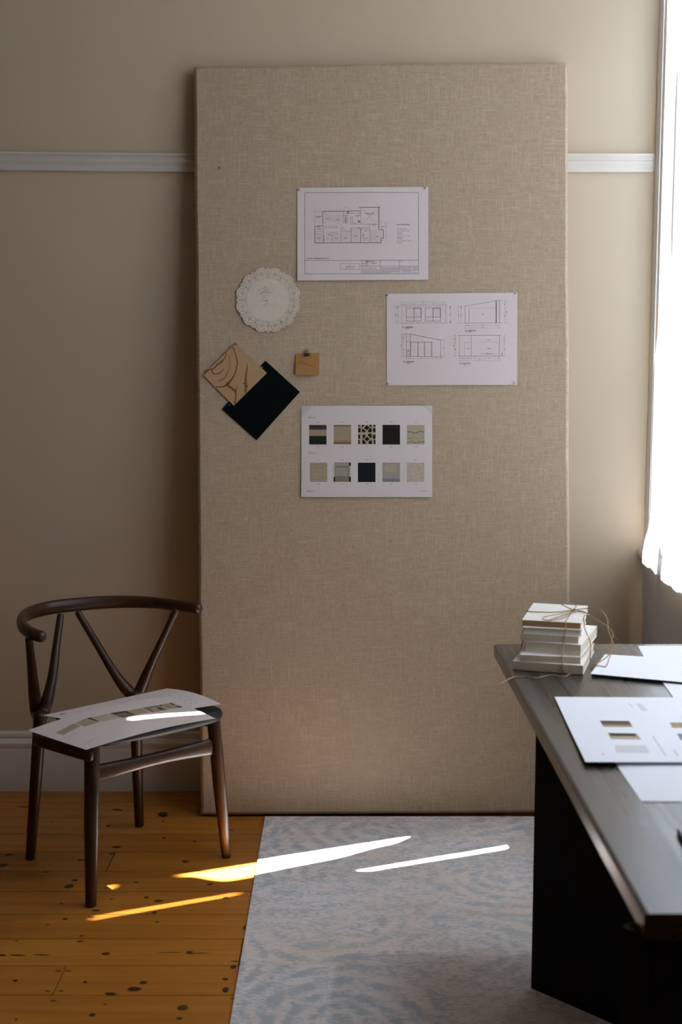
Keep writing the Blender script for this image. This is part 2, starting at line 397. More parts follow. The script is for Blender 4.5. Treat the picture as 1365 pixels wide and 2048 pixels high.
# knots: flat dark inlays with a soft rim, measured off the boards
KN = [(349, 487, 22, 10), (377, 457, 14, 5), (590, 289, 22, 5), (570, 322, 16, 4), (410, 355, 16, 4), (740, 544, 12, 4), (803, 561, 20, 6), (1143, 546, 14, 5), (780, 620, 12, 6), (795, 668, 9, 3),
      (330, 653, 11, 5), (240, 682, 10, 3), (1062, 477, 13, 5), (940, 361, 16, 5), (486, 610, 20, 4), (45, 327, 18, 5), (15, 381, 24, 7), (824, 124, 24, 12), (828, 243, 7, 4), (548, 181, 8, 4), (825, 158, 7, 3),
      (960, 820, 16, 6), (535, 828, 20, 6), (88, 836, 40, 4), (10, 836, 22, 5), (210, 834, 40, 3), (680, 1007, 32, 11), (725, 974, 18, 8), (558, 1031, 28, 7), (430, 972, 10, 5), (78, 964, 12, 5),
      (925, 1102, 26, 13), (908, 1155, 14, 6), (466, 1138, 15, 7), (1142, 1011, 16, 13), (1140, 957, 13, 6), (1180, 895, 14, 9), (310, 1016, 11, 3), (295, 915, 16, 3), (345, 915, 16, 3), (240, 1016, 14, 3), (405, 765, 16, 4),
      (413, 738, 12, 3), (85, 763, 10, 3), (985, 260, 8, 3), (262, 160, 4, 4), (230, 414, 20, 4), (565, 552, 6, 3), (310, 575, 8, 3), (540, 496, 8, 3), (1190, 867, 22, 3), (1175, 1055, 14, 3), (1238, 697, 9, 9), (270, 1066, 14, 3), (82, 1160, 6, 4), (150, 85, 60, 3), (590, 100, 26, 4), (1170, 205, 9, 4), (460, 643, 16, 3), (1000, 826, 60, 2), (860, 822, 60, 2), (690, 468, 10, 3), (530, 1084, 8, 3)]
kl = bm.verts.layers.float.new('knot')
for kx, ky, rx, ry in KN:
    px, py = kx / 2.528, 1580 + ky / 2.528
    c = on_z(px, py, 0); ex = (on_z(px + rx / 2.528, py, 0) - c).length; ey = abs((on_z(px, py + ry / 2.528, 0) - c).y)
    ang = random.uniform(-.12, .12); N = 18
    c.z = .00025
    cv = bm.verts.new(c); cv[kl] = .95; rg = []
    for q, (sc, val) in enumerate(((.62, .9), (1.25, 0))):
        rr = []
        for k in range(N):
            a = 2 * PI * k / N; w = 1 + .18 * noise.noise(Vector((kx + math.cos(a), ky + math.sin(a), q)))
            x, y = ex * sc * w * math.cos(a), ey * sc * w * math.sin(a)
            v = bm.verts.new(c + Vector((x * math.cos(ang) - y * math.sin(ang), x * math.sin(ang) + y * math.cos(ang), 0))); v[kl] = val; rr.append(v)
        rg.append(rr)
    for k in range(N):
        j = (k + 1) % N
        f = bm.faces.new((cv, rg[0][k], rg[0][j])); f.material_index = 1
        f = bm.faces.new((rg[0][k], rg[1][k], rg[1][j], rg[0][j])); f.material_index = 1
fl = obj('floor', bm, ['floor', 'knot', 'gap'])
src = fl.data.attributes['board_f']; vals = [d.value for d in src.data]
dst = fl.data.attributes.new('board', 'FLOAT', 'FACE')
for k, v in enumerate(vals): dst.data[k].value = v
tag(fl, kind='structure')

# ------------------------------------------------------------------ rug
bm = BM(); RX0, RX1, RY0, RY1, RT = -.246, .985, 1.2, 3.812, .007
box(bm, (RX0, RY0, .0005), (RX1, RY1, RT), .002)
tag(obj('rug', bm, 'rug', origin=((RX0 + RX1) / 2, (RY0 + RY1) / 2, 0)), 'pale faded grey-blue rug with worn floral pattern lying on the floorboards under the desk', 'rug')

# ------------------------------------------------------------------ linen pinboard leaning on the wall
lean = math.atan((4.045 - 3.821) / 2.40)
BMAT = Matrix.Translation((.0, 3.821, .0)) @ Matrix.Rotation(-lean, 4, 'X')
BINV = BMAT.inverted()
bn = (BMAT.to_3x3() @ Vector((0, -1, 0)))
def b2(px, py):
    p = BINV @ on_plane(px, py, (0, 3.821, 0), bn); return (p.x, p.z)
tl, tr_, br, bl = b2(387, 134), b2(1137, 124), b2(1142.5, 1628), b2(401, 1634)
BT = .030
bm = BM(); NXb, NZb = 40, 80
def bpt(s, q):
    x = (tl[0] * (1 - s) + tr_[0] * s) * q + (bl[0] * (1 - s) + br[0] * s) * (1 - q)
    z = (tl[1] * (1 - s) + tr_[1] * s) * q + (bl[1] * (1 - s) + br[1] * s) * (1 - q)
    return x, z
R = .011
loopsF = {}
prof = [(0, R), (R * .3, R * .3), (R, 0)]        # (inset, depth) rounding
def wob(k, s): return .0018 * noise.noise(Vector((s * 9, k * 7.3, 1))) + .0008 * noise.noise(Vector((s * 40, k * 3.3, 2)))
W_, H_ = 1.2, 2.4
def ring_pts(inset, depth):
    out = []
    iu, iv = inset / W_, inset / H_
    for i in range(NXb): out.append((iu + (1 - 2 * iu) * i / NXb, iv, 0))
    for j in range(NZb): out.append((1 - iu, iv + (1 - 2 * iv) * j / NZb, 1))
    for i in range(NXb): out.append((1 - iu - (1 - 2 * iu) * i / NXb, 1 - iv, 2))
    for j in range(NZb): out.append((iu, 1 - iv - (1 - 2 * iv) * j / NZb, 3))
    vs = []
    for s, q, k in out:
        x, z = bpt(s, q)
        w = wob(k, q if k in (1, 3) else s)
        if k in (1, 3): x += w
        elif k == 2: z += w
        vs.append(bm.verts.new((x, depth, z)))
    return vs
rs = [ring_pts(0, BT)] + [ring_pts(i, d) for i, d in prof]
n = len(rs[0])
for A, B in zip(rs, rs[1:]):
    for k in range(n): bm.faces.new((A[k], A[(k + 1) % n], B[(k + 1) % n], B[k]))
bm.faces.new(rs[0][::-1])
bm.faces.new(rs[-1])
bmesh.ops.recalc_face_normals(bm, faces=bm.faces)
bo = obj('pinboard', bm, 'linen', smooth=60)
for p_ in bo.data.polygons:
    if len(p_.vertices) > 10: p_.use_smooth = False
bo.matrix_world = Matrix.Translation((0, 0, .0035)) @ BMAT
tag(bo, 'tall linen-covered pinboard leaning against the back wall', 'pinboard')
BMAT = Matrix.Translation((0, 0, .0035)) @ BMAT; BINV = BMAT.inverted()
P0 = BMAT.translation.copy()
def b2(px, py):
    p = BINV @ on_plane(px, py, P0, bn); return Vector((p.x, p.z))

# ------------------------------------------------------------------ sheets of paper with printing
def text_faces(s, size, align='LEFT', shear=0):
    cu = bpy.data.curves.new('txt', 'FONT'); cu.body = s; cu.size = size; cu.align_x = align; cu.resolution_u = 1; cu.shear = shear; cu.offset = size * .022
    ob = bpy.data.objects.new('txt', cu); me = ob.to_mesh()
    vs = [(v.co.x, v.co.y) for v in me.vertices]; fs = [[vs[i] for i in p.vertices] for p in me.polygons]
    ob.to_mesh_clear(); bpy.data.objects.remove(ob); bpy.data.curves.remove(cu)
    return fs
class Ink:
    def __init__(s, conv): s.c = conv; s.f = []        # conv: photo-measured point -> sheet coordinates
    def poly(s, pts, m): s.f.append(([s.c(*p) for p in pts], m, 0))
    def quad(s, pts, m, nx=4, ny=4, lvl=0):
        A, B, C, D = [Vector(s.c(*p)) for p in pts]
        for i in range(nx):
            for j in range(ny):
                q = lambda u, v: (A * (1 - u) + B * u) * (1 - v) + (D * (1 - u) + C * u) * v
                s.f.append(([q(i / nx, j / ny), q((i + 1) / nx, j / ny), q((i + 1) / nx, (j + 1) / ny), q(i / nx, (j + 1) / ny)], m, lvl))
    def rect(s, x0, y0, x1, y1, m, nx=2, ny=2, lvl=0): s.quad([(x0, y0), (x1, y0), (x1, y1), (x0, y1)], m, nx, ny, lvl)
    def stroke(s, pts, w, m, step=.02, lvl=0):
        P = [Vector(s.c(*p)) for p in pts]
        for k in range(len(P) - 1):
            a, b_ = P[k], P[k + 1]; L = (b_ - a).length
            if L < 1e-6: continue
            wa, wb = (w[k], w[k + 1]) if isinstance(w, (list, tuple)) else (w, w)
            d = (b_ - a) / L; nn = Vector((-d.y, d.x)); N = max(1, int(L / step) + 1) if step else 1
            for i in range(N):
                u, v = i / N, (i + 1) / N
                p, q = a + (b_ - a) * u, a + (b_ - a) * v
                w0, w1 = wa + (wb - wa) * u, wa + (wb - wa) * v
                s.f.append(([p - nn * w0 / 2, q - nn * w1 / 2, q + nn * w1 / 2, p + nn * w0 / 2], m, lvl))
    def line(s, x0, y0, x1, y1, w, m): s.stroke([(x0, y0), (x1, y1)], w, m)
    def frame(s, x0, y0, x1, y1, w, m):
        for a in ((x0, y0, x1, y0), (x1, y0, x1, y1), (x1, y1, x0, y1), (x0, y1, x0, y0)): s.line(*a, w, m)
    def text(s, st, x, y, size, m, align='LEFT', sx=1.0, shear=0):
        o = Vector(s.c(x, y))
        for f in text_faces(st, size, align, shear): s.f.append(([o + Vector((p[0] * sx, p[1])) for p in f], m, 1))
def sheet(name, quad, f, ink, mats, nx=16, ny=12, th=.0004, shadow=None):
    """quad = 4 corners in sheet coordinates (A,B,C,D around); f(a,b,h) -> world"""
    A, B, C, D = [Vector(q) for q in quad]
    bm = BM(); top, bot = [], []
    for j in range(ny + 1):
        for i in range(nx + 1):
            u, v = i / nx, j / ny
            p = (A * (1 - u) + B * u) * (1 - v) + (D * (1 - u) + C * u) * v
            top.append(bm.verts.new(f(p.x, p.y, th))); bot.append(bm.verts.new(f(p.x, p.y, 0)))
    ix = lambda i, j: j * (nx + 1) + i
    for j in range(ny):
        for i in range(nx):
            bm.faces.new([top[ix(*k)] for k in ((i, j), (i + 1, j), (i + 1, j + 1), (i, j + 1))])
            bm.faces.new([bot[ix(*k)] for k in ((i, j + 1), (i + 1, j + 1), (i + 1, j), (i, j))])
    edge = [(i, 0) for i in range(nx)] + [(nx, j) for j in range(ny)] + [(i, ny) for i in range(nx, 0, -1)] + [(0, j) for j in range(ny, 0, -1)]
    for k in range(len(edge)):
        a, b_ = ix(*edge[k]), ix(*edge[(k + 1) % len(edge)])
        bm.faces.new((top[b_], top[a], bot[a], bot[b_]))
    bmesh.ops.recalc_face_normals(bm, faces=bm.faces)
    if ink:
        e = .00012
        for pts, m, lvl in ink.f:
            vs = [bm.verts.new(f(p[0], p[1], th + e * (1 + lvl))) for p in pts]
            fc = bm.faces.new(vs); fc.material_index = m
    c = f(*((A + B + C + D) / 4), 0)
    return obj(name, bm, mats, origin=c, smooth=35)
def board_f(lift):
    def f(a, b, h): return BMAT @ Vector((a, -(lift(a, b) + h), b))
    return f

# 1. floor plan sheet ------------------------------------------------
K = 1365 / 330
c1 = lambda x, y: b2(560 + x / K, 350 + y / K)
i = Ink(c1); TH1, MID, SM = .0013, .0009, .0007
i.frame(207, 147, 1148, 820, .0011, 1)
i.line(207, 709, 1148, 706, .0010, 1)
i.text('FLOOR COVERING PLAN 1:100', 222, 697, .0053, 1, sx=.98)
i.frame(502, 734, 660, 784, .0007, 1)
i.text('AS', 581, 752, .0036, 1, 'CENTER'); i.text('CONSTRUCTION', 581, 764, .0034, 1, 'CENTER', 1.15); i.text('REFER TO DETAILS', 581, 777, .0028, 2, 'CENTER', 1.3)
for a in ((675, 708, 675, 818), (834, 708, 834, 818), (990, 707, 990, 818), (675, 757, 1146, 755), (675, 788, 834, 787), (834, 769, 990, 769), (990, 770, 1146, 770), (990, 787, 1146, 787), (1112, 770, 1112, 818), (1068, 755, 1068, 770)):
    i.line(*a, .0008, 1)
i.text('JOB', 680, 722, .003, 2); i.text('DELTA 20', 706, 724, .0062, 1, sx=1.15); i.text('NAME', 680, 738, .0028, 2); i.text('ADAM', 706, 738, .0032, 1); i.text('FACADE  BVT', 757, 737, .0030, 1)
i.text('SCALE', 680, 753, .0028, 2); i.text('1:100A', 706, 753, .0032, 1)
i.text('FLR COVER PLAN', 686, 779, .0052, 2, sx=1.1)
for y in (796, 804, 812): i.stroke([(680, y), (826, y)], .0011, 2)
for y in (776, 784, 791, 798, 805, 812): i.stroke([(838, y), (985 if y != 812 else 920, y - 1)], .0011, 2)
i.text('SIGNED', 994, 717, .0026, 2)
for x0, x1, y in ((995, 1060, 763), (1074, 1142, 763), (995, 1080, 780), (1118, 1140, 780), (1020, 1085, 793), (1005, 1098, 800), (1012, 1095, 808), (1116, 1134, 795), (1116, 1140, 811)): i.stroke([(x0, y), (x1, y)], .0010, 2)
# walls
WL = [(355, 303, 670, 299), (355, 303, 357, 405), (290, 424, 357, 423), (290, 424, 290, 563), (290, 564, 838, 563), (838, 563, 838, 526), (838, 526, 857, 526), (857, 526, 857, 454), (857, 454, 820, 453), (820, 453, 819, 268), (668, 270, 832, 268), (655, 270, 668, 270)]
for a in WL: i.line(*a, .0016, 1)
PW = [(670, 270, 670, 408), (670, 408, 820, 408), (290, 470, 362, 468), (362, 440, 362, 563), (432, 480, 432, 563), (507, 440, 507, 563), (587, 440, 587, 563), (593, 440, 593, 563), (668, 440, 668, 563), (672, 440, 672, 563), (362, 427, 475, 427), (362, 439, 475, 439), (362, 427, 362, 439), (475, 427, 475, 439), (672, 440, 742, 440),
      (742, 408, 742, 455), (752, 455, 752, 563), (672, 455, 742, 455), (527, 304, 527, 405), (527, 320, 670, 318), (598, 303, 598, 318), (662, 303, 662, 318), (540, 350, 540, 403), (560, 350, 560, 403), (540, 350, 560, 350), (540, 403, 560, 403), (585, 350, 585, 408), (600, 350, 600, 408), (585, 350, 605, 350), (585, 408, 670, 408), (507, 462, 587, 462), (530, 472, 583, 472), (507, 440, 530, 440), (530, 440, 530, 462),
      (390, 475, 390, 500), (390, 500, 432, 500), (412, 475, 412, 488), (412, 475, 480, 475), (432, 488, 480, 488), (480, 475, 480, 488), (365, 540, 425, 540), (365, 500, 365, 563), (695, 540, 742, 540), (672, 510, 695, 510), (695, 485, 695, 563), (742, 455, 742, 563), (290, 488, 335, 488), (357, 405, 357, 423), (310, 430, 330, 430), (330, 430, 330, 440), (310, 440, 330, 440), (310, 430, 310, 440), (587, 440, 670, 440), (790, 408, 790, 420), (838, 526, 838, 563)]
for a in PW: i.line(*a, .0007, 1)
for a in ((532, 273, 567, 273), (532, 273, 532, 285), (567, 273, 567, 285), (290, 306, 290, 424), (275, 305, 355, 305), (822, 270, 832, 405), (870, 398, 885, 398), (870, 410, 885, 410), (870, 398, 870, 410), (885, 398, 885, 410), (880, 412, 880, 500), (875, 500, 885, 500), (875, 528, 885, 528), (875, 500, 875, 528), (885, 500, 885, 528), (357, 305, 527, 437), (690, 290, 742, 345), (800, 290, 742, 345), (742, 345, 690, 400), (742, 345, 795, 400), (800, 315, 818, 300), (800, 345, 818, 345), (800, 392, 818, 375), (672, 470, 742, 510), (335, 470, 362, 500), (480, 488, 507, 510), (808, 440, 820, 425)):
    i.line(*a, .0006, 2)
for x0, x1, y in ((280, 355, 290), (365, 520, 291), (560, 650, 289), (280, 850, 577), (835, 895, 392), (835, 895, 543)):
    x = x0
    while x < x1: i.line(x, y, min(x + 16, x1), y, .0005, 2); x += 26
for y in range(330, 400, 12): i.line(375, y, 520, y, .0004, 3)      # tile hatching
for x in range(375, 525, 14): i.line(x, 322, x, 405, .0004, 3)
for x0, y0, x1, y1 in ((294, 492, 360, 560), (434, 492, 505, 560), (510, 475, 582, 560), (596, 443, 666, 560), (756, 458, 835, 560)):
    i.rect(x0, y0, x1, y1, 4, 2, 2)
for s_, x, y in (('OUTDOOR', 320, 347), ('DINING', 320, 355), ('FAMILY', 397, 368), ('DINING', 483, 376), ('KITCHEN', 546, 342), ("BUTLER'S", 645, 340), ('PTRY', 645, 350), ('GARAGE / TIMBER', 744, 323), ('STYLE', 744, 332), ('LAUNDRY', 326, 454), ('BED 4', 327, 528), ('BATH', 398, 527), ('BED 3', 470, 528), ('BED 2', 545, 528), ('LIVING', 626, 508), ('ENSUITE', 712, 527), ('BED 1', 807, 515), ('W.I.R', 710, 471), ('ENTRY', 778, 420), ('PORTICO', 857, 434), ('WC', 692, 500), ('WIL', 408, 496), ('LINEN', 655, 444), ('REF', 565, 312), ('PTY', 655, 388), ('WO', 616, 402)):
    i.text(s_, x, y, .0036, 1, 'CENTER')
i.rect(556, 304, 574, 318, 2, 1, 1); i.rect(647, 378, 666, 396, 2, 1, 1); i.rect(543, 355, 551, 398, 2, 1, 1)
i.text('FLOOR COVERING LEGEND', 1020, 413, .0030, 1, 'CENTER', 1.12); i.line(968, 416, 1076, 416, .0005, 1)
for y0, y1, l1, l2 in ((444, 478, 'WET AREA', 'TILES -     7.0 SQM'), (486, 521, None, 'TILES -     92.3 SQM'), (524, 564, None, 'CARPET     99.2 SQM')):
    i.frame(974, y0, 1010, y1, .0008, 2); i.rect(976, y0 + 2, 1008, y1 - 2, 4, 1, 1)
    if l1: i.text(l1, 1018, y0 + 10, .0028, 1)
    i.text(l2, 1018, (y0 + y1) / 2 + 6, .0028, 1)
cur = lambda a, b: .0015 + .004 * (1 - min(1, max(0, (b - 1.80) / .3))) * 0
q1 = [b2(595, 561.5), b2(857, 560), b2(857, 374), b2(595, 376)]
def lift1(a, b): 
    v = (b - q1[0].y) / (q1[3].y - q1[0].y); u = (a - q1[0].x) / (q1[1].x - q1[0].x)
    return .0012 + .0035 * max(0, 1 - v) ** 2 + .0022 * math.sin(PI * u) * v
INKS = ['paper', 'ink', 'ink_soft', 'ink_faint', 'ink_tint']
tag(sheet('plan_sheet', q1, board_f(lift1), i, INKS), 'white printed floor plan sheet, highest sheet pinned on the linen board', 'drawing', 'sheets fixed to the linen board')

# 2. elevations sheet --------------------------------------------------
K2 = 1365 / 310
c2 = lambda x, y: b2(750 + x / K2, 570 + y / K2)
i = Ink(c2); w = .0008
def dims_h(x0, x1, y, ticks, labs=True):
    i.line(x0, y, x1, y, .0006, 2)
    for x in ticks: i.line(x - 3, y + 4, x + 3, y - 4, .0009, 1)
    if labs:
        for a, b_ in zip(ticks, ticks[1:]): i.text(str(int(abs(b_ - a) * 23)), (a + b_) / 2, y - 2, .0028, 1, 'CENTER')
def dims_v(x, y0, y1, ticks):
    i.line(x, y0, x, y1, .0006, 2)
    for y in ticks: i.line(x - 3, y + 4, x + 3, y - 4, .0009, 1)
    for a, b_ in zip(ticks, ticks[1:]): i.line(x - 3, (a + b_) / 2 - 8, x - 3, (a + b_) / 2 + 8, .0011, 1)
# E1: wall with two windows
i.frame(240, 188, 622, 337, w, 2); i.line(220, 186, 648, 188, .0006, 2); i.line(225, 337, 640, 337, .0008, 1)
for x0, x1 in ((278, 409), (446, 579)):
    i.frame(x0, 204, x1, 320, .0010, 1); mx_ = (x0 + x1) / 2
    i.line(mx_, 204, mx_, 320, .0011, 1); i.line(x0, 284, x1, 284, .0009, 1)
    i.frame(mx_ + 1, 206, x1 - 2, 283, .0010, 1); i.line(mx_ + 5, 212, mx_ + 28, 270, .0005, 2); i.line(mx_ + 28, 270, x1 - 6, 212, .0005, 2)
i.line(630, 188, 630, 337, .0006, 2)
dims_h(234, 622, 151, [234, 622]); dims_h(234, 630, 173, [234, 278, 409, 446, 579, 622])
dims_v(186, 188, 337, [188, 337]); dims_v(205, 188, 337, [188, 204, 337]); dims_v(666, 188, 337, [188, 204, 320, 337])
# E2: raking roof elevation
i.stroke([(795, 189), (1068, 140)], .0008, 1); i.line(795, 189, 795, 337, w, 1); i.line(830, 205, 830, 337, w, 1); i.line(830, 205, 1066, 205, .0006, 2)
i.line(1068, 140, 1068, 337, .0015, 1); i.line(1072, 140, 1072, 337, .001, 1); i.line(1099, 138, 1099, 337, .0012, 1); i.line(1066, 138, 1120, 136, .0007, 1); i.line(778, 337, 1118, 334, .0008, 1)
i.text('ROBE', 952, 264, .003, 1, 'CENTER'); i.line(778, 186, 795, 189, .0006, 1)
dims_v(738, 190, 338, [190, 338]); dims_v(760, 190, 338, [190, 205, 338]); dims_v(1147, 140, 337, [140, 205, 337]); dims_v(1163, 140, 340, [140, 340])
dims_h(795, 1099, 359, [795, 830, 1068, 1099]); dims_h(795, 1099, 380, [795, 1099])
# E3: raking roof, sliding doors
i.line(255, 434, 312, 433, .0008, 1); i.stroke([(312, 434), (575, 485)], .0011, 1); i.line(312, 433, 312, 630, .0010, 1); i.line(278, 434, 278, 630, .0008, 1); i.line(580, 485, 580, 632, w, 1); i.line(260, 630, 600, 632, .0009, 1); i.line(562, 485, 600, 484, .0008, 1)
i.frame(278, 498, 312, 618, .0008, 1); i.line(278, 585, 312, 585, .0008, 1); i.line(278, 603, 312, 603, .0008, 1); i.text('HIGH', 294, 574, .0028, 1, 'CENTER'); i.text('OVEN', 294, 581, .0028, 1, 'CENTER')
i.line(316, 503, 505, 503, .0009, 1); i.line(316, 512, 500, 512, .0006, 2)
for x in (318, 378, 383, 435, 441, 498, 505): i.line(x, 503, x, 630, .0008, 1)
for x in (346, 408): i.line(x - 9, 570, x + 9, 570, .0005, 2)
dims_v(238, 434, 632, [434, 632]); dims_v(252, 434, 632, [434, 498, 632]); dims_v(610, 485, 632, [485, 632]); dims_h(278, 582, 648, [278, 312, 505, 582])
# E4: flat roof elevation
i.line(730, 446, 1112, 443, .0009, 1); i.line(746, 446, 746, 627, w, 1); i.line(849, 446, 849, 627, w, 1); i.line(1099, 446, 1099, 627, .0010, 1); i.line(735, 627, 1110, 627, .0011, 1)
i.line(790, 508, 849, 508, .0008, 2); i.line(790, 508, 790, 627, .0007, 2); i.line(938, 503, 1088, 503, .0007, 2); i.line(1088, 503, 1088, 627, .0007, 2); i.line(922, 602, 1060, 602, .0006, 2); i.line(922, 612, 1080, 612, .0006, 2)
i.text('BULKHEAD', 1000, 486, .0028, 1, 'CENTER'); i.text('ROBE', 820, 564, .003, 1, 'CENTER'); i.text('SHOWER', 1005, 564, .003, 1, 'CENTER'); i.text('SKIRTING TILE', 1005, 609, .0028, 1, 'CENTER')
dims_v(697, 446, 627, [446, 627]); dims_v(712, 446, 627, [446, 508, 627]); dims_v(1142, 446, 627, [446, 503, 627]); dims_h(746, 1099, 648, [746, 790, 849, 922, 1088, 1099]); dims_h(746, 1099, 667, [746, 1099]); dims_v(1124, 598, 627, [598, 612, 627])
for nm, x, y in (('E1', 240, 378), ('E2', 796, 408), ('E4', 252, 682), ('E3', 748, 696)):
    i.text(nm, x + 10, y, .0050, 1, 'CENTER'); i.text('ELEVATION', x + 28, y, .0053, 1, sx=.9); i.line(x + 24, y + 3, x + 92, y + 3, .0005, 2); i.text('SCALE 1:50', x + 28, y + 12, .0030, 1)
    cpt = [(x + 10 + 11 * math.cos(k * PI / 8), y - 1 + 11 * math.sin(k * PI / 8)) for k in range(17)]; i.stroke(cpt, .0004, 2)
q2 = [b2(774, 771), b2(1034.8, 770), b2(1035.5, 585.4), b2(773.8, 587.8)]
def lift2(a, b):
    v = (b - q2[0].y) / (q2[3].y - q2[0].y); u = (a - q2[0].x) / (q2[1].x - q2[0].x)
    return .0012 + .0030 * math.sin(PI * u) * (.4 + .6 * (1 - v))
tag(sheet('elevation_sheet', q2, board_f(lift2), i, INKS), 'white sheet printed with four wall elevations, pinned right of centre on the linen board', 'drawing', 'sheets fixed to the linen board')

# 3. fabric swatch sheet -------------------------------------------------
c3 = lambda x, y: b2(580 + x / K2, 790 + y / K2)
SW = ['paper_warm', 'ink', 'ink_soft', 'sw_black', 'sw_linen', 'sw_rust', 'sw_dark', 'sw_green', 'sw_ecru', 'sw_olive', 'sw_grey', 'sw_blue', 'sw_tan', 'sw_cream', 'sw_brown']
sw = {n_: k for k, n_ in enumerate(SW)}
i = Ink(c3)
i.text('LEVEL 1', 160, 188, .0030, 2); i.text('LIVING ROOM', 160, 203, .0038, 1); i.text('LEVEL 1', 163, 501, .0030, 2); i.text('LIVING ROOM', 163, 517, .0038, 1)
i.text('SELECTIONS ARE', 150, 846, .0030, 1); i.text('INDICATIVE', 150, 855, .0030, 1); i.text('MOOD BOARD', 1210, 851, .0030, 1, 'RIGHT')
tops = [(171, 264, 324, 434), (387, 264, 540, 433), (601, 263, 756, 434), (817, 263, 971, 435), (1032, 264, 1187, 434)]
bots = [(176, 596, 329, 765), (386, 595, 538, 765), (600, 596, 755, 765), (816, 596, 970, 766), (1031, 596, 1185, 766)]
for k, (r, nm) in enumerate(zip(tops + bots, ('STRIPE', 'LINEN', 'TILE', 'ESPRESSO', 'WALLPAPER', 'WEAVE', 'PLAID', 'FOREST', 'MIST', 'BOUCLE'))):
    x = (r[0] + r[2]) / 2
    i.text('FABRIC', x, r[1] - 21, .0027, 1, 'CENTER'); i.text(nm, x, r[3] + 24, .0030, 1, 'CENTER')
def saw(r, m):                                  # pinked lower and side edges
    x0, y0, x1, y1 = r
    i.rect(x0, y0, x1, y1, m, 3, 3)
    x = x0
    while x < x1 - 4: i.poly([(x, y1), (x + 3.5, y1 + 4), (x + 7, y1)], m); x += 7
r = tops[0]; saw(r, sw['sw_black']); i.rect(r[0], 305, r[2], 361, sw['sw_linen'], 3, 2, 1)
for y in (272, 284, 296): i.rect(r[0] + 2, y, r[2] - 2, y + 1.5, sw['ink_soft'], 3, 1, 1)
r = tops[1]; saw(r, sw['sw_linen']); i.rect(r[0], 267, r[2], 276, sw['sw_rust'], 3, 1, 1); i.rect(r[0], 401, r[2], 405, sw['sw_rust'], 3, 1, 1); i.rect(r[0], 414, r[2], 430, sw['sw_rust'], 3, 1, 1)
r = tops[2]; i.rect(*r, sw['sw_ecru'], 3, 3); dk = sw['sw_dark']
for pts in ([(603, 264), (616, 264), (616, 280), (603, 280)], [(634, 264), (658, 264), (645, 282), (634, 282)], [(697, 264), (722, 264), (722, 282), (710, 282)], [(738, 264), (755, 264), (755, 280), (738, 280)],
            [(678, 266), (704, 290), (678, 312), (655, 290)], [(603, 292), (624, 292), (624, 328), (603, 328)], [(636, 300), (650, 300), (668, 318), (668, 328), (636, 328)], [(706, 292), (722, 292), (722, 328), (690, 328), (690, 312)], [(734, 292), (755, 292), (755, 328), (734, 328)],
            [(603, 350), (620, 350), (620, 386), (603, 386)], [(642, 350), (665, 350), (665, 368), (650, 386), (642, 386)], [(690, 342), (722, 342), (722, 378), (710, 378), (690, 360)], [(732, 350), (755, 350), (755, 386), (732, 386)],
            [(680, 367), (704, 388), (680, 409), (657, 388)], [(603, 396), (616, 396), (616, 432), (603, 432)], [(640, 396), (652, 396), (668, 412), (668, 432), (640, 432)], [(706, 400), (722, 400), (724, 432), (694, 432), (694, 414)], [(740, 396), (755, 396), (755, 432), (740, 432)]):
    i.f.append(([c3(*p) for p in pts], dk, 1))
saw(tops[3], sw['sw_dark'])
r = tops[4]; saw(r, sw['sw_ecru'])
for y, m, w0 in ((288, 'sw_tan', .0006), (330, 'sw_brown', .0026), (378, 'sw_tan', .0028), (417, 'sw_olive', .0045)):
    pts = [(1036 + 150 * k / 14, y + 6 * math.sin(k * .75 + y) - (8 * max(0, k - 8) / 6 if y == 330 else 0)) for k in range(15)]
    i.stroke(pts, [w0 * (.45 + .55 * abs(math.sin(k * .9 + y))) for k in range(15)], sw[m], 0, 1)
r = bots[0]; i.rect(*r, sw['sw_tan'], 3, 3)
for k in range(9): i.rect(r[0] + 2 + 17 * k, r[1], r[0] + 7 + 17 * k, r[3], sw['sw_cream'], 1, 2, 1)
for k in range(10): i.rect(r[0], r[1] + 4 + 17 * k, r[2], r[1] + 8 + 17 * k, sw['sw_cream'], 2, 1, 1)
r = bots[1]; i.rect(*r, sw['sw_olive'], 3, 3); i.rect(r[0], r[1], 398, 722, sw['sw_cream'], 1, 2, 1); i.rect(522, 624, r[2], 722, sw['sw_cream'], 1, 2, 1)
for x0, y0, x1, y1 in ((386, 722, 400, 765), (522, 595, 538, 623), (522, 720, 538, 765)): i.rect(x0, y0, x1, y1, sw['sw_green'], 1, 1, 2)
i.rect(402, 730, 515, 744, sw['sw_blue'], 2, 1, 1); i.rect(400, 600, 520, 625, sw['sw_grey'], 2, 1, 1); i.rect(404, 640, 512, 715, sw['sw_grey'], 2, 1, 1)
saw(bots[2], sw['sw_green'])
r = bots[3]; i.rect(*r, sw['sw_grey'], 3, 3)
for k in range(9): i.rect(r[0], 700 + 7 * k, r[2], 700 + 7 * (k + 1), sw['sw_blue'] if k > 4 else sw['sw_grey'], 2, 1, 1)
i.rect(840, 610, 940, 680, sw['sw_ecru'], 2, 2, 1)
i.rect(*bots[4], sw['sw_cream'], 3, 3)
q3 = [b2(603, 994), b2(864.8, 994.2), b2(865, 811.6), b2(603.4, 812)]
def lift3(a, b):
    v = (b - q3[0].y) / (q3[3].y - q3[0].y); u = (a - q3[0].x) / (q3[1].x - q3[0].x)
    return .0014 + .0045 * (1 - v) ** 2 + .003 * math.sin(PI * u) * v
tag(sheet('swatch_sheet', q3, board_f(lift3), i, SW), 'white sheet printed with ten small fabric swatches, taped lowest on the linen board', 'sheet', 'sheets fixed to the linen board')

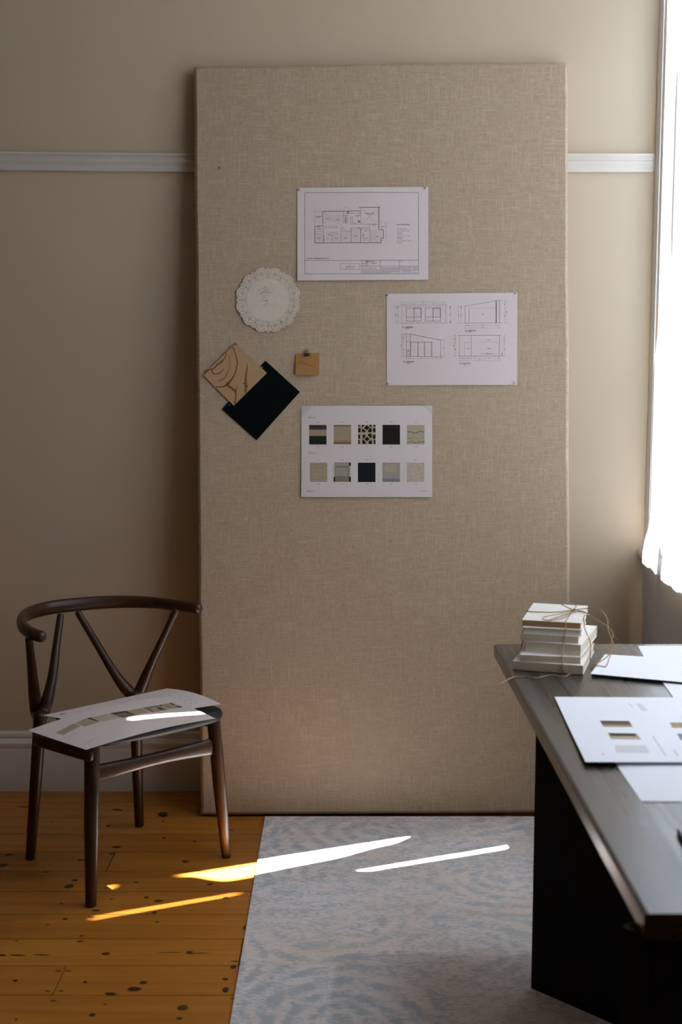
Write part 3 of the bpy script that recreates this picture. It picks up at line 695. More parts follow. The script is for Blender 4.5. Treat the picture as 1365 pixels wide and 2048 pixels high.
def strip(name, pts, conv, lift, mat, label, cat, group=None):
    P = [conv(*p) for p in pts]
    return tag(sheet(name, P, board_f(lift), None, [mat], 14, 8, .0002), label, cat, group)
def tape_lift(a, b):
    ins = q3[0].x - .004 < a < q3[1].x + .004 and q3[0].y < b < q3[3].y + .004
    return .0018 + (lift3(a, b) + .0004 if ins else 0)
strip('tape', [(28, 182), (82, 226), (196, 112), (150, 68)], c3, tape_lift, 'tape', 'translucent tape strip across the top left corner of the swatch sheet', 'tape', 'tape on the swatch sheet')
strip('tape', [(1138, 62), (1268, 190), (1342, 176), (1216, 52)], c3, tape_lift, 'tape', 'translucent tape strip across the top right corner of the swatch sheet', 'tape', 'tape on the swatch sheet')

# 4. paper doily with real perforations -----------------------------------
dc = b2(536.8, 600.4); DR = (b2(602.1, 600.4) - dc).length
from mathutils.geometry import delaunay_2d_cdt, intersect_point_tri_2d
DP = []
def sp(pts): DP.append([Vector((q[0], q[1])) for q in pts])
out = []
for k in range(288):
    a = 2 * PI * k / 288; ph = (a * 12 / (2 * PI)) % 1
    big = abs(math.cos(PI * ((ph - .5) / .66))) if abs(ph - .5) < .33 else 0
    sm = 0 if abs(ph - .5) < .33 else abs(math.cos(PI * (((ph + .5) % 1 - .5) / .34)))
    r = DR * (.915 + .085 * big ** .5 + .055 * sm ** .5 + .006 * math.sin(k * 2.1))
    out.append((r * math.cos(a), r * math.sin(a)))
sp(out)
HS = 1.45
def hole(r, a, s1, s2=None, n=6, rot=0):
    s2 = s2 or s1; x0, y0 = r * math.cos(a), r * math.sin(a)
    pts = []
    for k in range(n):
        b_ = 2 * PI * k / n; p, q = s1 * math.cos(b_), s2 * math.sin(b_)
        c_, s_ = math.cos(a + rot), math.sin(a + rot)
        p, q = p * HS, q * HS
        pts.append((x0 + p * c_ - q * s_, y0 + p * s_ + q * c_))
    sp(pts)
def hole_xy(a, rr, tt, s1, s2=None, rot=0):      # offset in radial/tangential metres about sector angle a
    x, y = rr * math.cos(a) - tt * math.sin(a), rr * math.sin(a) + tt * math.cos(a)
    hole(math.hypot(x, y), math.atan2(y, x), s1, s2, 6, rot)
U = DR / 100
for k in range(60): hole(67.5 * U, 2 * PI * k / 60, .85 * U, 1.35 * U, 5)
for k in range(12):
    a = 2 * PI * (k + .5) / 12
    for p in range(-1, 3):
        for q in range(-1, 3):
            x, y = (p - .5) * 2.9 * U, (q - .5) * 2.9 * U
            hole_xy(a, 80.5 * U + (x + y) * .707, (x - y) * .707, .75 * U)
    for p in range(11):
        b_ = PI * (p / 10 - .5) * 1.25
        hole_xy(a, 83 * U + 12.2 * U * math.cos(b_), 13.2 * U * math.sin(b_), .95 * U, 1.25 * U)
    a2 = 2 * PI * k / 12
    for rr, tt in ((92.5, 0), (89, -2.6), (89, 2.6), (85.8, 0), (93, -4.6), (93, 4.6)): hole_xy(a2, rr * U, tt * U, 1.0 * U)
    for tt in (-2.0, 2.0): hole_xy(a2, 79 * U, tt * U, 3.0 * U, .8 * U, .35 * (1 if tt > 0 else -1))
    for tt in (-3.6, 0, 3.6): hole_xy(a2, 72.5 * U, tt * U, 1.5 * U, .75 * U)
V_, E_ = [], []
for pl in DP:
    o_ = len(V_); V_ += pl; E_ += [(o_ + k, o_ + (k + 1) % len(pl)) for k in range(len(pl))]
dv, de, df, *_r = delaunay_2d_cdt(V_, E_, [], 0, 1e-7)
def inside(p, pl):
    r = False
    for k in range(len(pl)):
        a, b_ = pl[k], pl[k - 1]
        if (a.y > p.y) != (b_.y > p.y) and p.x < (b_.x - a.x) * (p.y - a.y) / (b_.y - a.y) + a.x: r = not r
    return r
HC = [(sum(pl, Vector((0, 0))) / len(pl), pl) for pl in DP[1:]]
bm = BM(); vv = [bm.verts.new((p.x, p.y, 0)) for p in dv]
for t_ in df:
    c_ = sum((dv[k] for k in t_), Vector((0, 0))) / len(t_)
    if not inside(c_, DP[0]): continue
    if any((c_ - h).length < .012 and inside(c_, pl) for h, pl in HC): continue
    bm.faces.new([vv[k] for k in t_])
bmesh.ops.delete(bm, geom=[v for v in bm.verts if not v.link_faces], context='VERTS')
bm.normal_update()
if sum(f.normal.z for f in bm.faces) < 0: bmesh.ops.reverse_faces(bm, faces=bm.faces)
r_ = bmesh.ops.extrude_face_region(bm, geom=bm.faces[:])
bmesh.ops.translate(bm, verts=[g_ for g_ in r_['geom'] if isinstance(g_, bmesh.types.BMVert)], vec=(0, 0, .0003))
hw = Ink(lambda x, y: Vector(b2(390 + x / 5.0556, 510 + y / 5.0556)) - dc)
HWS = [[(690, 318), (712, 322), (700, 345), (668, 385), (650, 402)], [(636, 372), (665, 350), (700, 336), (735, 330)], [(672, 385), (668, 396), (690, 375), (685, 390), (705, 368), (715, 362), (706, 388), (722, 360), (742, 350), (724, 390), (745, 372), (752, 378), (738, 388), (756, 384), (770, 370), (762, 384), (778, 376), (800, 345)],
       [(704, 355), (752, 348)], [(668, 428), (705, 412), (715, 422), (690, 445), (662, 478)], [(682, 448), (700, 462), (705, 474), (716, 458), (712, 474), (728, 455), (738, 452), (722, 470), (738, 460), (728, 500), (712, 516), (702, 505), (742, 478)]]
for s_ in HWS: hw.stroke(spline([Vector((*p, 0)) for p in s_], 3) and [tuple(p[:2]) for p in spline([Vector((*p, 0)) for p in s_], 3)], .00085, 1, 0)
for pts, m, lvl in hw.f:
    f = bm.faces.new([bm.verts.new((p[0], p[1], .00045)) for p in pts]); f.material_index = 1
for v in bm.verts:                                # curve plane -> board plane, slightly cupped
    x, y, z = v.co; r = max(.70, math.hypot(x, y) / DR)
    v.co = BMAT @ Vector((dc.x + x, -(.0030 + .0035 * r * r * (.5 + .5 * y / DR * -1) + z), dc.y + y))
tag(obj('doily', bm, ['doily', 'ink_soft'], origin=BMAT @ Vector((dc.x, 0, dc.y))), 'round white lace paper doily with handwriting, on the linen board', 'doily')

# 5. sample cards -------------------------------------------------------------
c4 = lambda x, y: b2(390 + x / 5.0556, 510 + y / 5.0556)
gq = [c4(275, 1560), c4(625, 1873), c4(1063, 1385), c4(715, 1070)]
tag(sheet('sample_card', gq, board_f(lambda a, b: .0015), None, ['green_card'], 8, 8, .0012), 'square dark green sample card, tucked beneath the tan one on the board', 'sample card', 'sample cards on the board')
i = Ink(c4)
def jag(pts, ws, seed):
    P = [tuple(p[:2]) for p in spline([Vector((*p, 0)) for p in pts], 14)]; n_ = len(P)
    W = []
    for k in range(n_):
        u = k / (n_ - 1) * (len(ws) - 1); a = min(int(u), len(ws) - 2); base = ws[a] + (ws[a + 1] - ws[a]) * (u - a)
        W.append(base * (.75 + .9 * abs(noise.noise(Vector((k * .63, seed, 0))))))
    PP = [(p[0] + 5 * noise.noise(Vector((k * .4, seed, 3))), p[1] + 4 * noise.noise(Vector((k * .4, seed, 8)))) for k, p in enumerate(P)]
    i.stroke(PP, [w_ * pxm for w_ in W], 1, 0)
    for k in range(2, n_ - 2, 3):                 # thorns
        d = Vector((PP[k + 1][0] - PP[k - 1][0], PP[k + 1][1] - PP[k - 1][1]))
        if d.length < .1: continue
        d.normalize(); nn = Vector((-d.y, d.x)) * (1 if (k // 3 + seed) % 2 else -1); L = W[k] * random.uniform(.8, 1.5)
        p = Vector(PP[k]); i.f.append(([c4(*(p - d * W[k] * .4)), c4(*(p + d * W[k] * .4)), c4(*(p + nn * L - d * 2))], 1, 1))
pxm = (c4(101, 0) - c4(100, 0)).length
for sd, (pts, ws) in enumerate([([(320, 990), (300, 1050), (265, 1085), (230, 1110), (190, 1150), (130, 1168), (100, 1212)], [6, 10, 14, 17, 10, 14, 8]),
    ([(175, 1150), (180, 1192), (215, 1206), (260, 1188), (298, 1152)], [14, 12, 9, 10, 6]), ([(345, 1010), (355, 1080), (345, 1150), (320, 1215), (290, 1255), (237, 1278)], [4, 6, 5, 9, 8, 9]),
    ([(384, 932), (405, 985), (425, 1050), (430, 1110), (410, 1190), (380, 1250), (330, 1308), (280, 1335), (212, 1336)], [10, 9, 12, 13, 12, 17, 26, 15, 12]),
    ([(330, 1318), (370, 1345), (410, 1382), (415, 1440), (402, 1508)], [26, 20, 18, 16, 17]), ([(437, 1325), (425, 1355), (405, 1380)], [4, 9, 10]), ([(525, 1098), (530, 1150), (518, 1220), (514, 1290), (520, 1330)], [5, 10, 15, 19, 24]), ([(520, 1325), (515, 1370), (512, 1398)], [24, 16, 12])]): jag(pts, ws, sd + 1)
tq = [c4(85, 1215), c4(395, 1525), c4(730, 1195), c4(418, 888)]
tag(sheet('sample_card', tq, board_f(lambda a, b: .0042), i, ['tan_card', 'rust'], 8, 8, .0012), 'square tan sample card with rust veins, lying over the dark green one', 'sample card', 'sample cards on the board')

# 6. sticky note and bulldog clip ------------------------------------------------
c6 = lambda x, y: b2(570 + x / 15.17, 690 + y / 15.17)
i = Ink(c6)
for s_ in ([(520, 505), (470, 500), (425, 535), (430, 570), (470, 568), (515, 545)], [(535, 530), (520, 560), (548, 560), (560, 530), (570, 545), (590, 560), (575, 590), (600, 600), (640, 545)], [(640, 520), (620, 590), (650, 560)], [(700, 560), (680, 610), (675, 650)], [(690, 580), (720, 575), (700, 610), (725, 630)], [(770, 600), (765, 625), (790, 622), (800, 600), (800, 625), (825, 605), (835, 625), (880, 620)]):
    i.stroke([tuple(p[:2]) for p in spline([Vector((*p, 0)) for p in s_], 3)], .0010, 1, 0)
nq = [c6(335, 912), c6(1046, 926), c6(1040, 245), c6(335, 270)]
def lift6(a, b):
    v = (b - nq[0].y) / (nq[3].y - nq[0].y); return .003 + .012 * max(0, 1 - v) ** 1.8
tag(sheet('sticky_note', nq, board_f(lift6), i, ['kraft', 'sw_brown'], 6, 10), 'small square orange handwritten note held by a black clip', 'note')
o_ = c6(672, 350); e = empty('bulldog_clip', BMAT @ Vector((o_.x, -.003, o_.y))); e.rotation_euler = (-lean, 0, 0)
tag(e, 'tiny black bulldog clip with wire handles above the orange note', 'clip')
bm = BM(); prism(bm, [(-.0095, 0), (-.0025, .0105), (.0008, .0110), (.0008, 0), (-.0005, 0), (-.0008, .0085), (-.0028, .0085), (-.0088, -.0003)], 'x', -.0090, .0090); obj('jaw', bm, 'black_metal', e)
for s_, ty in ((1, -.004), (-1, -.001)):
    bm = BM()
    pts = [(-.0026, ty - .003, .003), (-.0026, ty - .001, .011), (-.0015, ty, .0135), (-.005, ty, .0175), (-.0025, ty, .020), (.0005, ty, .0168), (.003, ty, .0205), (.0052, ty, .0178), (.0018, ty, .0135), (.0028, ty - .001, .011), (.0028, ty - .003, .003)]
    tube(bm, spline(pts, 4), [.0006] * (4 * 10 + 1), 6); obj('handle', bm, 'wire', e, smooth=60)

# 7. push pins ---------------------------------------------------------------------
def pin(px, py, w, label):
    a = b2(px, py); bm = BM()
    for r0, d0, r1, d1 in ((.0026, 0, .0026, .0012), (.0014, .0012, .0013, .0045), (.0021, .0045, .0019, .0062)):
        bmesh.ops.create_cone(bm, cap_ends=True, segments=10, radius1=r0, radius2=r1, depth=d1 - d0, matrix=Matrix.Translation((0, 0, (d0 + d1) / 2)))
    o = obj('push_pin', bm, 'steel', smooth=40)
    o.matrix_world = Matrix.Translation(BMAT @ Vector((a.x, -w, a.y))) @ Matrix.Rotation(PI / 2 - lean, 4, 'X')
    tag(o, label, 'pin', 'small pins in the linen board')
pin(560 + 160 / K, 350 + 125 / K, .0035, 'small pin in the top left corner of the floor plan sheet')
pin(560 + 1203 / K, 350 + 110 / K, .0035, 'small pin in the top right corner of the floor plan sheet')
pin(750 + 112 / K2, 570 + 92 / K2, .0035, 'small pin in the top left corner of the elevations sheet')
pin(750 + 1241 / K2, 570 + 76 / K2, .0035, 'small pin in the top right corner of the elevations sheet')
pin(750 + 117 / K2, 570 + 868 / K2, .0035, 'small pin in the bottom left corner of the elevations sheet')
pin(750 + 1232 / K2, 570 + 865 / K2, .0035, 'small pin in the bottom right corner of the elevations sheet')
pin(390 + 418 / 5.0556, 510 + 905 / 5.0556, .0052, 'small pin at the top corner of the tan card')
pin(390 + 683 / 5.0556, 510 + 1133 / 5.0556, .0035, 'small pin at the upper corner of the dark green card')
pin(390 + 350 / 5.0556, 510 + 1517 / 5.0556, .0035, 'small pin at the left corner of the dark green card')
pin(440.5, 336, .0005, 'lone small pin in bare linen near the board top left')

# ------------------------------------------------------------------ the chair
CB = Vector((-.778, 3.608, 0))
chair = empty('dining_chair', CB, math.atan2(.673, .739)); tag(chair, 'dark walnut armchair with curved top rail and black seat beside the pinboard', 'chair')
CI = (Matrix.Translation(CB) @ Matrix.Rotation(math.atan2(.673, .739), 4, 'Z')).inverted()
def ch(px, py, z): return CI @ on_z(px, py, z)
# local axes: +x along the back to the right, -y towards the front
def L(px, py, z): return ch(px, py, z)
FL0, FL1 = L(182, 1812, .0), L(184, 1486, .425)
FR0, FR1 = L(453, 1714, .0), L(427, 1436, .425)
BL0, BLm = L(61, 1718, .0), L(71, 1462, .40)
BR0, BRm = L(279, 1652, .0), L(272, 1420, .40)
def leg(pts, rad, **kw):
    bm = BM(); tube(bm, pts, rad, 16, **kw); return obj('leg', bm, 'walnut', chair, smooth=50)
leg([FL0 + Vector((0, 0, .004)), FL0.lerp(FL1, .5), FL1], [.0150, .0200, .0215])
leg([FR0 + Vector((0, 0, .004)), FR0.lerp(FR1, .5), FR1], [.0145, .0200, .0200])
RZ = .708
rail_px = [(82, 1273), (62, 1266), (46, 1254), (43, 1240), (54, 1229), (76, 1221), (109, 1214), (158, 1208.5), (205, 1205), (250, 1203.5), (302, 1205), (352, 1210.5), (396, 1216.5)]
rail = [L(x, y, RZ) for x, y in rail_px]
bm = BM(); rp_ = spline(rail, 8)
N_ = len(rp_); rad = []
for k in range(N_):
    s_ = k / (N_ - 1); m_ = math.sin(PI * s_)
    rad.append((.0165 + .0050 * m_, .0165 - .0045 * m_))
tube(bm, rp_, rad, 18, ref=(0, 0, 1)); obj('top_rail', bm, 'walnut_x', chair, smooth=50)
# rear legs fork into two prongs that carry the rail
rz0 = RZ - .012
jl, jr = L(80, 1440, .42), L(270, 1398, .42)
def rear(l0, join, prongs):
    leg([l0 + Vector((0, 0, .004)), l0.lerp(join, .55), join, join + Vector((0, 0, .012))], [.0145, .0175, .0195, .0175])
    for px in prongs:
        y0, y1 = px[0][1], px[-1][1]
        pts = [L(x, y, rz0 + (.435 - rz0) * (y - y0) / (y1 - y0)) for x, y in px][::-1]
        pts = [join + Vector((0, 0, .004))] + pts
        bm = BM(); tube(bm, spline(pts, 8), [.0190, .0195, .0180, .0145, .0118, .0105], 14); obj('back_prong', bm, 'walnut', chair, smooth=50)
rear(BL0, jl, ([(58, 1279), (62, 1318), (67, 1371), (73, 1420)], [(121, 1232), (113, 1290), (105, 1352), (95, 1398), (86, 1424)]))
rear(BR0, jr, ([(157, 1226), (197, 1293), (229, 1346), (247, 1371), (262, 1387)], [(352, 1223), (327, 1276), (300, 1334), (287, 1365), (279, 1385)]))
# seat frame rails
def bar(name, a, b_, rh, rw, sag=0, mat='walnut_x', n=10, ends=None):
    bm = BM(); pts = []; rr = []
    for k in range(n + 1):
        s_ = k / n; p = a.lerp(b_, s_) - Vector((0, 0, sag * math.sin(PI * s_)))
        pts.append(p); e_ = abs(2 * s_ - 1)
        rr.append((rh * ((ends or 1) + (1 - (ends or 1)) * (1 - e_ ** 2)) if ends else rh, rw))
    tube(bm, pts, rr, 16, ref=(0, 0, 1)); return obj(name, bm, mat, chair, smooth=50)
SZ = .412
bar('seat_rail', L(72, 1480, SZ), L(180, 1512, SZ - .004), .017, .011)
bar('seat_rail', FR1 - Vector((0, 0, .012)), L(272, 1418, SZ), .017, .011)
bar('seat_rail', L(75, 1470, SZ), L(272, 1418, SZ), .015, .010)
sa, sb = FL0.lerp(FL1, .80), FR0.lerp(FR1, .80)
bar('front_stretcher', sa, sb, .0195, .0095, -.004, ends=1.45, n=20)
# upholstered seat: rounded shield with a shallow dish
bm = BM(); cen = (FL1 + FR1 + jl + jr) / 4
fl, fr, bl_, br_ = FL1 + Vector((-.030, -.040, 0)), FR1 + Vector((.032, -.036, 0)), Vector((jl.x - .002, jl.y - .075, 0)), Vector((jr.x + .012, jr.y - .085, 0))
outline = []
def cor(p, prv, nxt, r, n_=6):
    a = p + (prv - p).normalized() * r; b_ = p + (nxt - p).normalized() * r
    for k in range(n_ + 1):
        s_ = k / n_; outline.append((a * (1 - s_) + p * s_) * (1 - s_) + (p * (1 - s_) + b_ * s_) * s_)
pts4 = [Vector((q.x, q.y, 0)) for q in (fl, fr, br_, bl_)]
mid_f = (pts4[0] + pts4[1]) / 2 + Vector((0, -.030, 0))
ring = [pts4[0], mid_f, pts4[1], pts4[2], pts4[3]]
for k in range(5): cor(ring[k], ring[k - 1], ring[(k + 1) % 5], (.055, .16, .055, .045, .045)[k])
co = sum(outline, Vector()) / len(outline)
lev = [(.90, .420), (.97, .423), (1.0, .432), (1.0, .444), (.985, .452), (.95, .457), (.85, .4585), (.65, .455), (.4, .451), (.18, .449)]
rings = [[bm.verts.new((co.x + (p.x - co.x) * s_, co.y + (p.y - co.y) * s_, z)) for p in outline] for s_, z in lev]
for A, B in zip(rings, rings[1:]):
    for k in range(len(outline)): bm.faces.new((A[k], A[(k + 1) % len(outline)], B[(k + 1) % len(outline)], B[k]))
bm.faces.new(rings[0][::-1]); bm.faces.new(rings[-1]); bmesh.ops.recalc_face_normals(bm, faces=bm.faces)
obj('seat', bm, 'seat', chair, smooth=70)

# two sheets lying on the seat
def inv_bil(px, py, Q):
    A, B, C, D = [Vector(q) for q in Q]; u = v = .5
    for _ in range(14):
        p = (A * (1 - u) + B * u) * (1 - v) + (D * (1 - u) + C * u) * v
        du = (B - A) * (1 - v) + (C - D) * v; dv = (D - A) * (1 - u) + (C - B) * u
        r = Vector((px, py)) - p; det = du.x * dv.y - du.y * dv.x
        u += (r.x * dv.y - r.y * dv.x) / det; v += (du.x * r.y - du.y * r.x) / det
    return Vector((u, v))
def chair_sheet(Q, zs, bend):
    W3 = [on_z(x, y, z) for (x, y), z in zip(Q, zs)]
    def f(u, v, h):
        p = (W3[0] * (1 - u) + W3[1] * u) * (1 - v) + (W3[3] * (1 - u) + W3[2] * u) * v
        return p + Vector((0, 0, bend(u, v) + h))
    return f
UNIT = [Vector((0, 0)), Vector((1, 0)), Vector((1, 1)), Vector((0, 1))]
QB = [(86, 1431), (196, 1456), (443, 1403), (334, 1377)]
i = Ink(lambda x, y: inv_bil(86 + 0 + x, y, QB))
i = Ink(lambda x, y: inv_bil(40 + x / 6.205, 1360 + y / 6.205, QB))
i.quad([(480, 437), (545, 428), (562, 434), (497, 444)], 1, 1, 1)
for a in ((640, 410, 660, 407), (940, 347, 962, 343), (1055, 325, 1090, 318), (700, 420, 740, 412), (1180, 296, 1200, 292)): i.stroke([(a[0], a[1]), (a[2], a[3])], .009, 2, 0)
i2 = lambda x, y: inv_bil(230 + x / 5.935, 1370 + y / 5.935, QB)
i.c = i2
for r in range(7):                                 # rows of fine type
    for k in range(9):
        x = 560 + r * 62 - k * 62; y = 115 + r * 17 + k * 15.0
        if x > 30 and random.random() < .75: i.stroke([(x, y), (x + 28, y - 6)], .010, 2, 0)
bendB = lambda u, v: .004 * math.sin(PI * u) * math.sin(PI * v) - .004 * max(0, v - .75) - .010 * max(0, .25 - u) * 0
tag(sheet('printed_sheet', UNIT, chair_sheet(QB, (.466, .464, .465, .473), lambda u, v: .010 * math.sin(PI * min(1, u)) * (.3 + .7 * v) - .008 * u * max(0, v - .6) * 2.5), i, ['paper', 'ink', 'ink_soft'], 14, 20),
    'white sheet with rows of fine print, underneath the photo sheet on the chair seat', 'sheet', 'sheets on the chair seat')
QF = [(55, 1463), (172, 1502), (431, 1439), (337, 1395)]
g1 = lambda x, y: inv_bil(40 + x / 6.205, 1360 + y / 6.205, QF)
g2 = lambda x, y: inv_bil(230 + x / 5.935, 1370 + y / 5.935, QF)
i = Ink(g1); PM = ['paper', 'ink_faint', 'sw_tan', 'sw_cream', 'sw_olive', 'sw_brown', 'sw_ecru', 'sw_grey', 'sw_linen', 'ink']
i.quad([(445, 687), (655, 600), (745, 630), (540, 718)], 3, 3, 2)
for k in range(4):
    a, b_ = k / 4 + .03, k / 4 + .13
    lp = lambda s_, p, q: (p[0] + (q[0] - p[0]) * s_, p[1] + (q[1] - p[1]) * s_)
    i.quad([lp(a, (445, 687), (540, 718)), lp(a, (655, 600), (745, 630)), lp(b_, (655, 600), (745, 630)), lp(b_, (445, 687), (540, 718))], 4 if k != 3 else 2, 3, 1, 1)
i.quad([(668, 597), (800, 548), (985, 590), (785, 638)], 6, 3, 3); i.quad([(800, 548), (850, 540), (985, 588), (905, 575)], 5, 2, 2, 1); i.quad([(735, 570), (790, 560), (805, 565), (745, 572)], 4, 1, 1, 1)
i.quad([(858, 540), (1080, 495), (1238, 540), (1000, 588)], 3, 3, 3)
i.quad([(1088, 492), (1290, 458), (1430, 505), (1245, 542)], 5, 3, 3); i.quad([(1150, 508), (1280, 480), (1380, 505), (1240, 532)], 4, 2, 2, 1)
i.c = g2
i.quad([(112, 380), (296, 336), (400, 384), (215, 425)], 6, 3, 3)
i.quad([(303, 334), (487, 290), (622, 336), (430, 384)], 4, 3, 3); i.quad([(400, 335), (480, 310), (580, 335), (450, 375)], 6, 2, 2, 1); i.quad([(470, 320), (530, 318), (600, 340), (520, 345)], 5, 2, 2, 1)
i.quad([(496, 288), (668, 238), (815, 288), (630, 332)], 6, 3, 3)
i.quad([(560, 285), (600, 272), (690, 300), (640, 315)], 2, 2, 2, 1); i.quad([(640, 255), (668, 240), (720, 262), (690, 270)], 5, 2, 2, 1); i.quad([(700, 285), (770, 275), (812, 288), (760, 300)], 5, 2, 2, 1); i.quad([(500, 290), (540, 278), (570, 292), (530, 300)], 5, 1, 1, 1)
i.c = g1
for a in ((258, 625, 370, 572), (815, 822, 910, 772), (600, 738, 685, 702)): i.stroke([(a[0], a[1]), (a[2], a[3])], .007, 1, 0)
tag(sheet('photo_sheet', UNIT, chair_sheet(QF, (.456, .455, .466, .475), lambda u, v: .014 * math.sin(PI * v) * (.55 + .45 * (1 - u)) + .003), i, PM, 14, 24),
    'white sheet printed with a strip of seven photographs, top sheet on the chair seat', 'sheet', 'sheets on the chair seat')

# ------------------------------------------------------------------ the desk
DZ, DX0, DX1, DY0, DY1 = .75, .386, .905, 1.490, 3.031
desk = empty('desk', ((DX0 + DX1) / 2, (DY0 + DY1) / 2, RT)); tag(desk, 'dark stained wooden desk on black angled panel legs by the curtain', 'desk')
do = Vector(desk.location)
def dpart(nm, bm, m, sm=None):
    bmesh.ops.translate(bm, verts=bm.verts, vec=-do); return obj(nm, bm, m, desk, smooth=sm)
bm = BM(); T = .036
sec = [(DX0 + .006, DZ), (DX0 + .0015, DZ - .002), (DX0, DZ - .006), (DX0, DZ - .029), (DX0 + .005, DZ - T), (DX1 - .010, DZ - T), (DX1, DZ - .02), (DX1, DZ - .004), (DX1 - .004, DZ)]
prism(bm, sec, 'y', DY0, DY1)
dpart('desk_top', bm, 'desk', 20)
def panel(a, b_, th):
    a, b_ = Vector((*a, 0)), Vector((*b_, 0)); d = (b_ - a).normalized(); nn = Vector((-d.y, d.x, 0)) * th
    if nn.y < 0: nn = -nn
    bm = BM(); prism(bm, [(p.x, p.y) for p in (a, b_, b_ + nn, a + nn)], 'z', RT, DZ - T)
    return dpart('leg_panel', bm, 'desk_black')
panel((.443, 2.706), (.84, 2.303), .04)
panel((.396, 1.500), (.82, 1.915), .04)

# sheets and card on the desk
def desk_f(zf): return lambda a, b, h: Vector((a, b, zf(a, b) + h))
def dz_(z): return lambda x, y: on_z(x, y, z).to_2d()
def flat(name, px, z, mats, ink=None, nx=6, ny=6, zf=None, th=.0005):
    P = [on_z(x, y, z).to_2d() for x, y in px]
    return sheet(name, P, desk_f(zf or (lambda a, b: z)), ink, mats, nx, ny, th)
# back sheet lying near the far edge
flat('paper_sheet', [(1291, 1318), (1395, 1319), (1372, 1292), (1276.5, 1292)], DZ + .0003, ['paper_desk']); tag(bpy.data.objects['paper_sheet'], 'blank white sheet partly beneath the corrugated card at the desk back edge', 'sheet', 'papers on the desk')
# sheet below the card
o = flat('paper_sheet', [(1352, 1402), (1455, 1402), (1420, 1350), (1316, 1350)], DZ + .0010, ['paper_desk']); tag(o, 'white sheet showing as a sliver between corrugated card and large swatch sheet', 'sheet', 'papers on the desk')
# corrugated card: two liners and a wavy core
cz = DZ + .0022; ct = .0052
cq = [on_z(x, y, cz + ct).to_2d() for x, y in ((1182, 1347.5), (1410, 1368), (1385, 1319), (1210.5, 1308.5))]
card = empty('corrugated_card', (*((cq[0] + cq[1] + cq[2] + cq[3]) / 4), cz)); tag(card, 'white corrugated cardboard piece with ragged dark edge beside the book stack', 'card', 'papers on the desk')
def card_bit(nm, z0, z1, mat, inset=0, wavy=False):
    c_ = sum(cq, Vector((0, 0))) / 4; bm = BM()
    if not wavy:
        P = [c_ + (q - c_) * (1 - inset) for q in cq]
        n_ = 40; pts = [P[0].lerp(P[1], k / n_) + Vector((0, .0012 * noise.noise(Vector((k * .9, z0 * 900, 0))))) for k in range(n_)] + [P[1], P[2], P[3]]
        prism(bm, [(p.x, p.y) for p in pts], 'z', z0, z1)
    else:
        n_ = 260; A, B, C, D = [c_ + (q - c_) * (1 - inset) for q in cq]; rows = []
        for k in range(n_ + 1):
            s_ = k / n_; z = (z0 + z1) / 2 + (z1 - z0) * .46 * math.sin(s_ * 2 * PI * 36)
            p, q = A.lerp(B, s_), D.lerp(C, s_)
            rows.append([bm.verts.new((p.x, p.y, z - .0003)), bm.verts.new((q.x, q.y, z - .0003)), bm.verts.new((q.x, q.y, z + .0003)), bm.verts.new((p.x, p.y, z + .0003))])
        for a, b_ in zip(rows, rows[1:]):
            for k in range(4): bm.faces.new((a[k], a[(k + 1) % 4], b_[(k + 1) % 4], b_[k]))
        bm.faces.new(rows[0][::-1]); bm.faces.new(rows[-1])
    bmesh.ops.recalc_face_normals(bm, faces=bm.faces)
    bmesh.ops.translate(bm, verts=bm.verts, vec=-Vector(card.location)); obj(nm, bm, mat, card)
card_bit('liner', cz, cz + .0005, 'card_core', .012); card_bit('core', cz + .0006, cz + ct - .0006, 'card_core', .008, True); card_bit('liner', cz + ct - .0006, cz + ct, 'paper_desk')
# near plain sheet
o = flat('paper_sheet', [(1283, 1603), (1480, 1605), (1410, 1450), (1180, 1450)], DZ + .0005, ['paper_desk']); tag(o, 'blank white sheet underneath the large swatch sheet, nearest the desk front', 'sheet', 'papers on the desk')
# large swatch sheet, left edge lifting
SZ1 = DZ + .006
c7 = lambda x, y: on_z(1180 + x / 7.378, 1400 + y / 7.378, SZ1 + .004).to_2d()
i = Ink(c7); DM = ['paper_desk', 'tint_grey', 'sw_brown', 'sw_tan', 'sw_black', 'sw_ecru', 'sw_blue', 'ink_soft', 'ink_faint']
i.quad([(150, 262), (585, 265), (640, 355), (205, 355)], 2, 4, 2); i.quad([(160, 275), (592, 275), (600, 290), (170, 290)], 4, 4, 1, 1); i.quad([(190, 325), (620, 325), (636, 350), (204, 350)], 3, 4, 1, 1)
i.quad([(270, 448), (700, 455), (765, 550), (315, 545)], 5, 4, 2); i.quad([(282, 455), (668, 455), (692, 500), (310, 498)], 4, 4, 1, 1)
i.quad([(370, 640), (830, 640), (890, 760), (395, 760)], 1, 4, 2)
i.quad([(1185, 285), (1640, 285), (1690, 365), (1222, 365)], 3, 4, 2); i.quad([(1290, 455), (1740, 455), (1800, 560), (1350, 560)], 6, 4, 2)
i.stroke([(930, 490), (1130, 800)], .0016, 8); i.stroke([(1240, 705), (1310, 800)], .0016, 8); i.stroke([(190, 770), (210, 795)], .002, 7)
i.quad([(680, 0), (760, 0), (870, 110), (770, 110)], 1, 2, 2); i.quad([(570, 0), (600, 0), (645, 70), (625, 70)], 1, 1, 2)
P1a = [on_z(x, y, SZ1 + .006).to_2d() for x, y in ((1172, 1520.5), (1500, 1518), (1440, 1386), (1110, 1386))]
def zf1(a, b):
    u = max(0, min(1, (a - P1a[0].x) / .3)); v = max(0, min(1.1, (b - P1a[0].y) / .46))
    return DZ + .0020 + .0048 * (1 - v) ** 2 + .0018 * (1 - u) ** 2
tag(sheet('swatch_sheet', P1a, desk_f(zf1), i, DM, 20, 20, .0005), 'large white printed swatch sheet with lifted edge lying on the desk', 'sheet', 'papers on the desk')
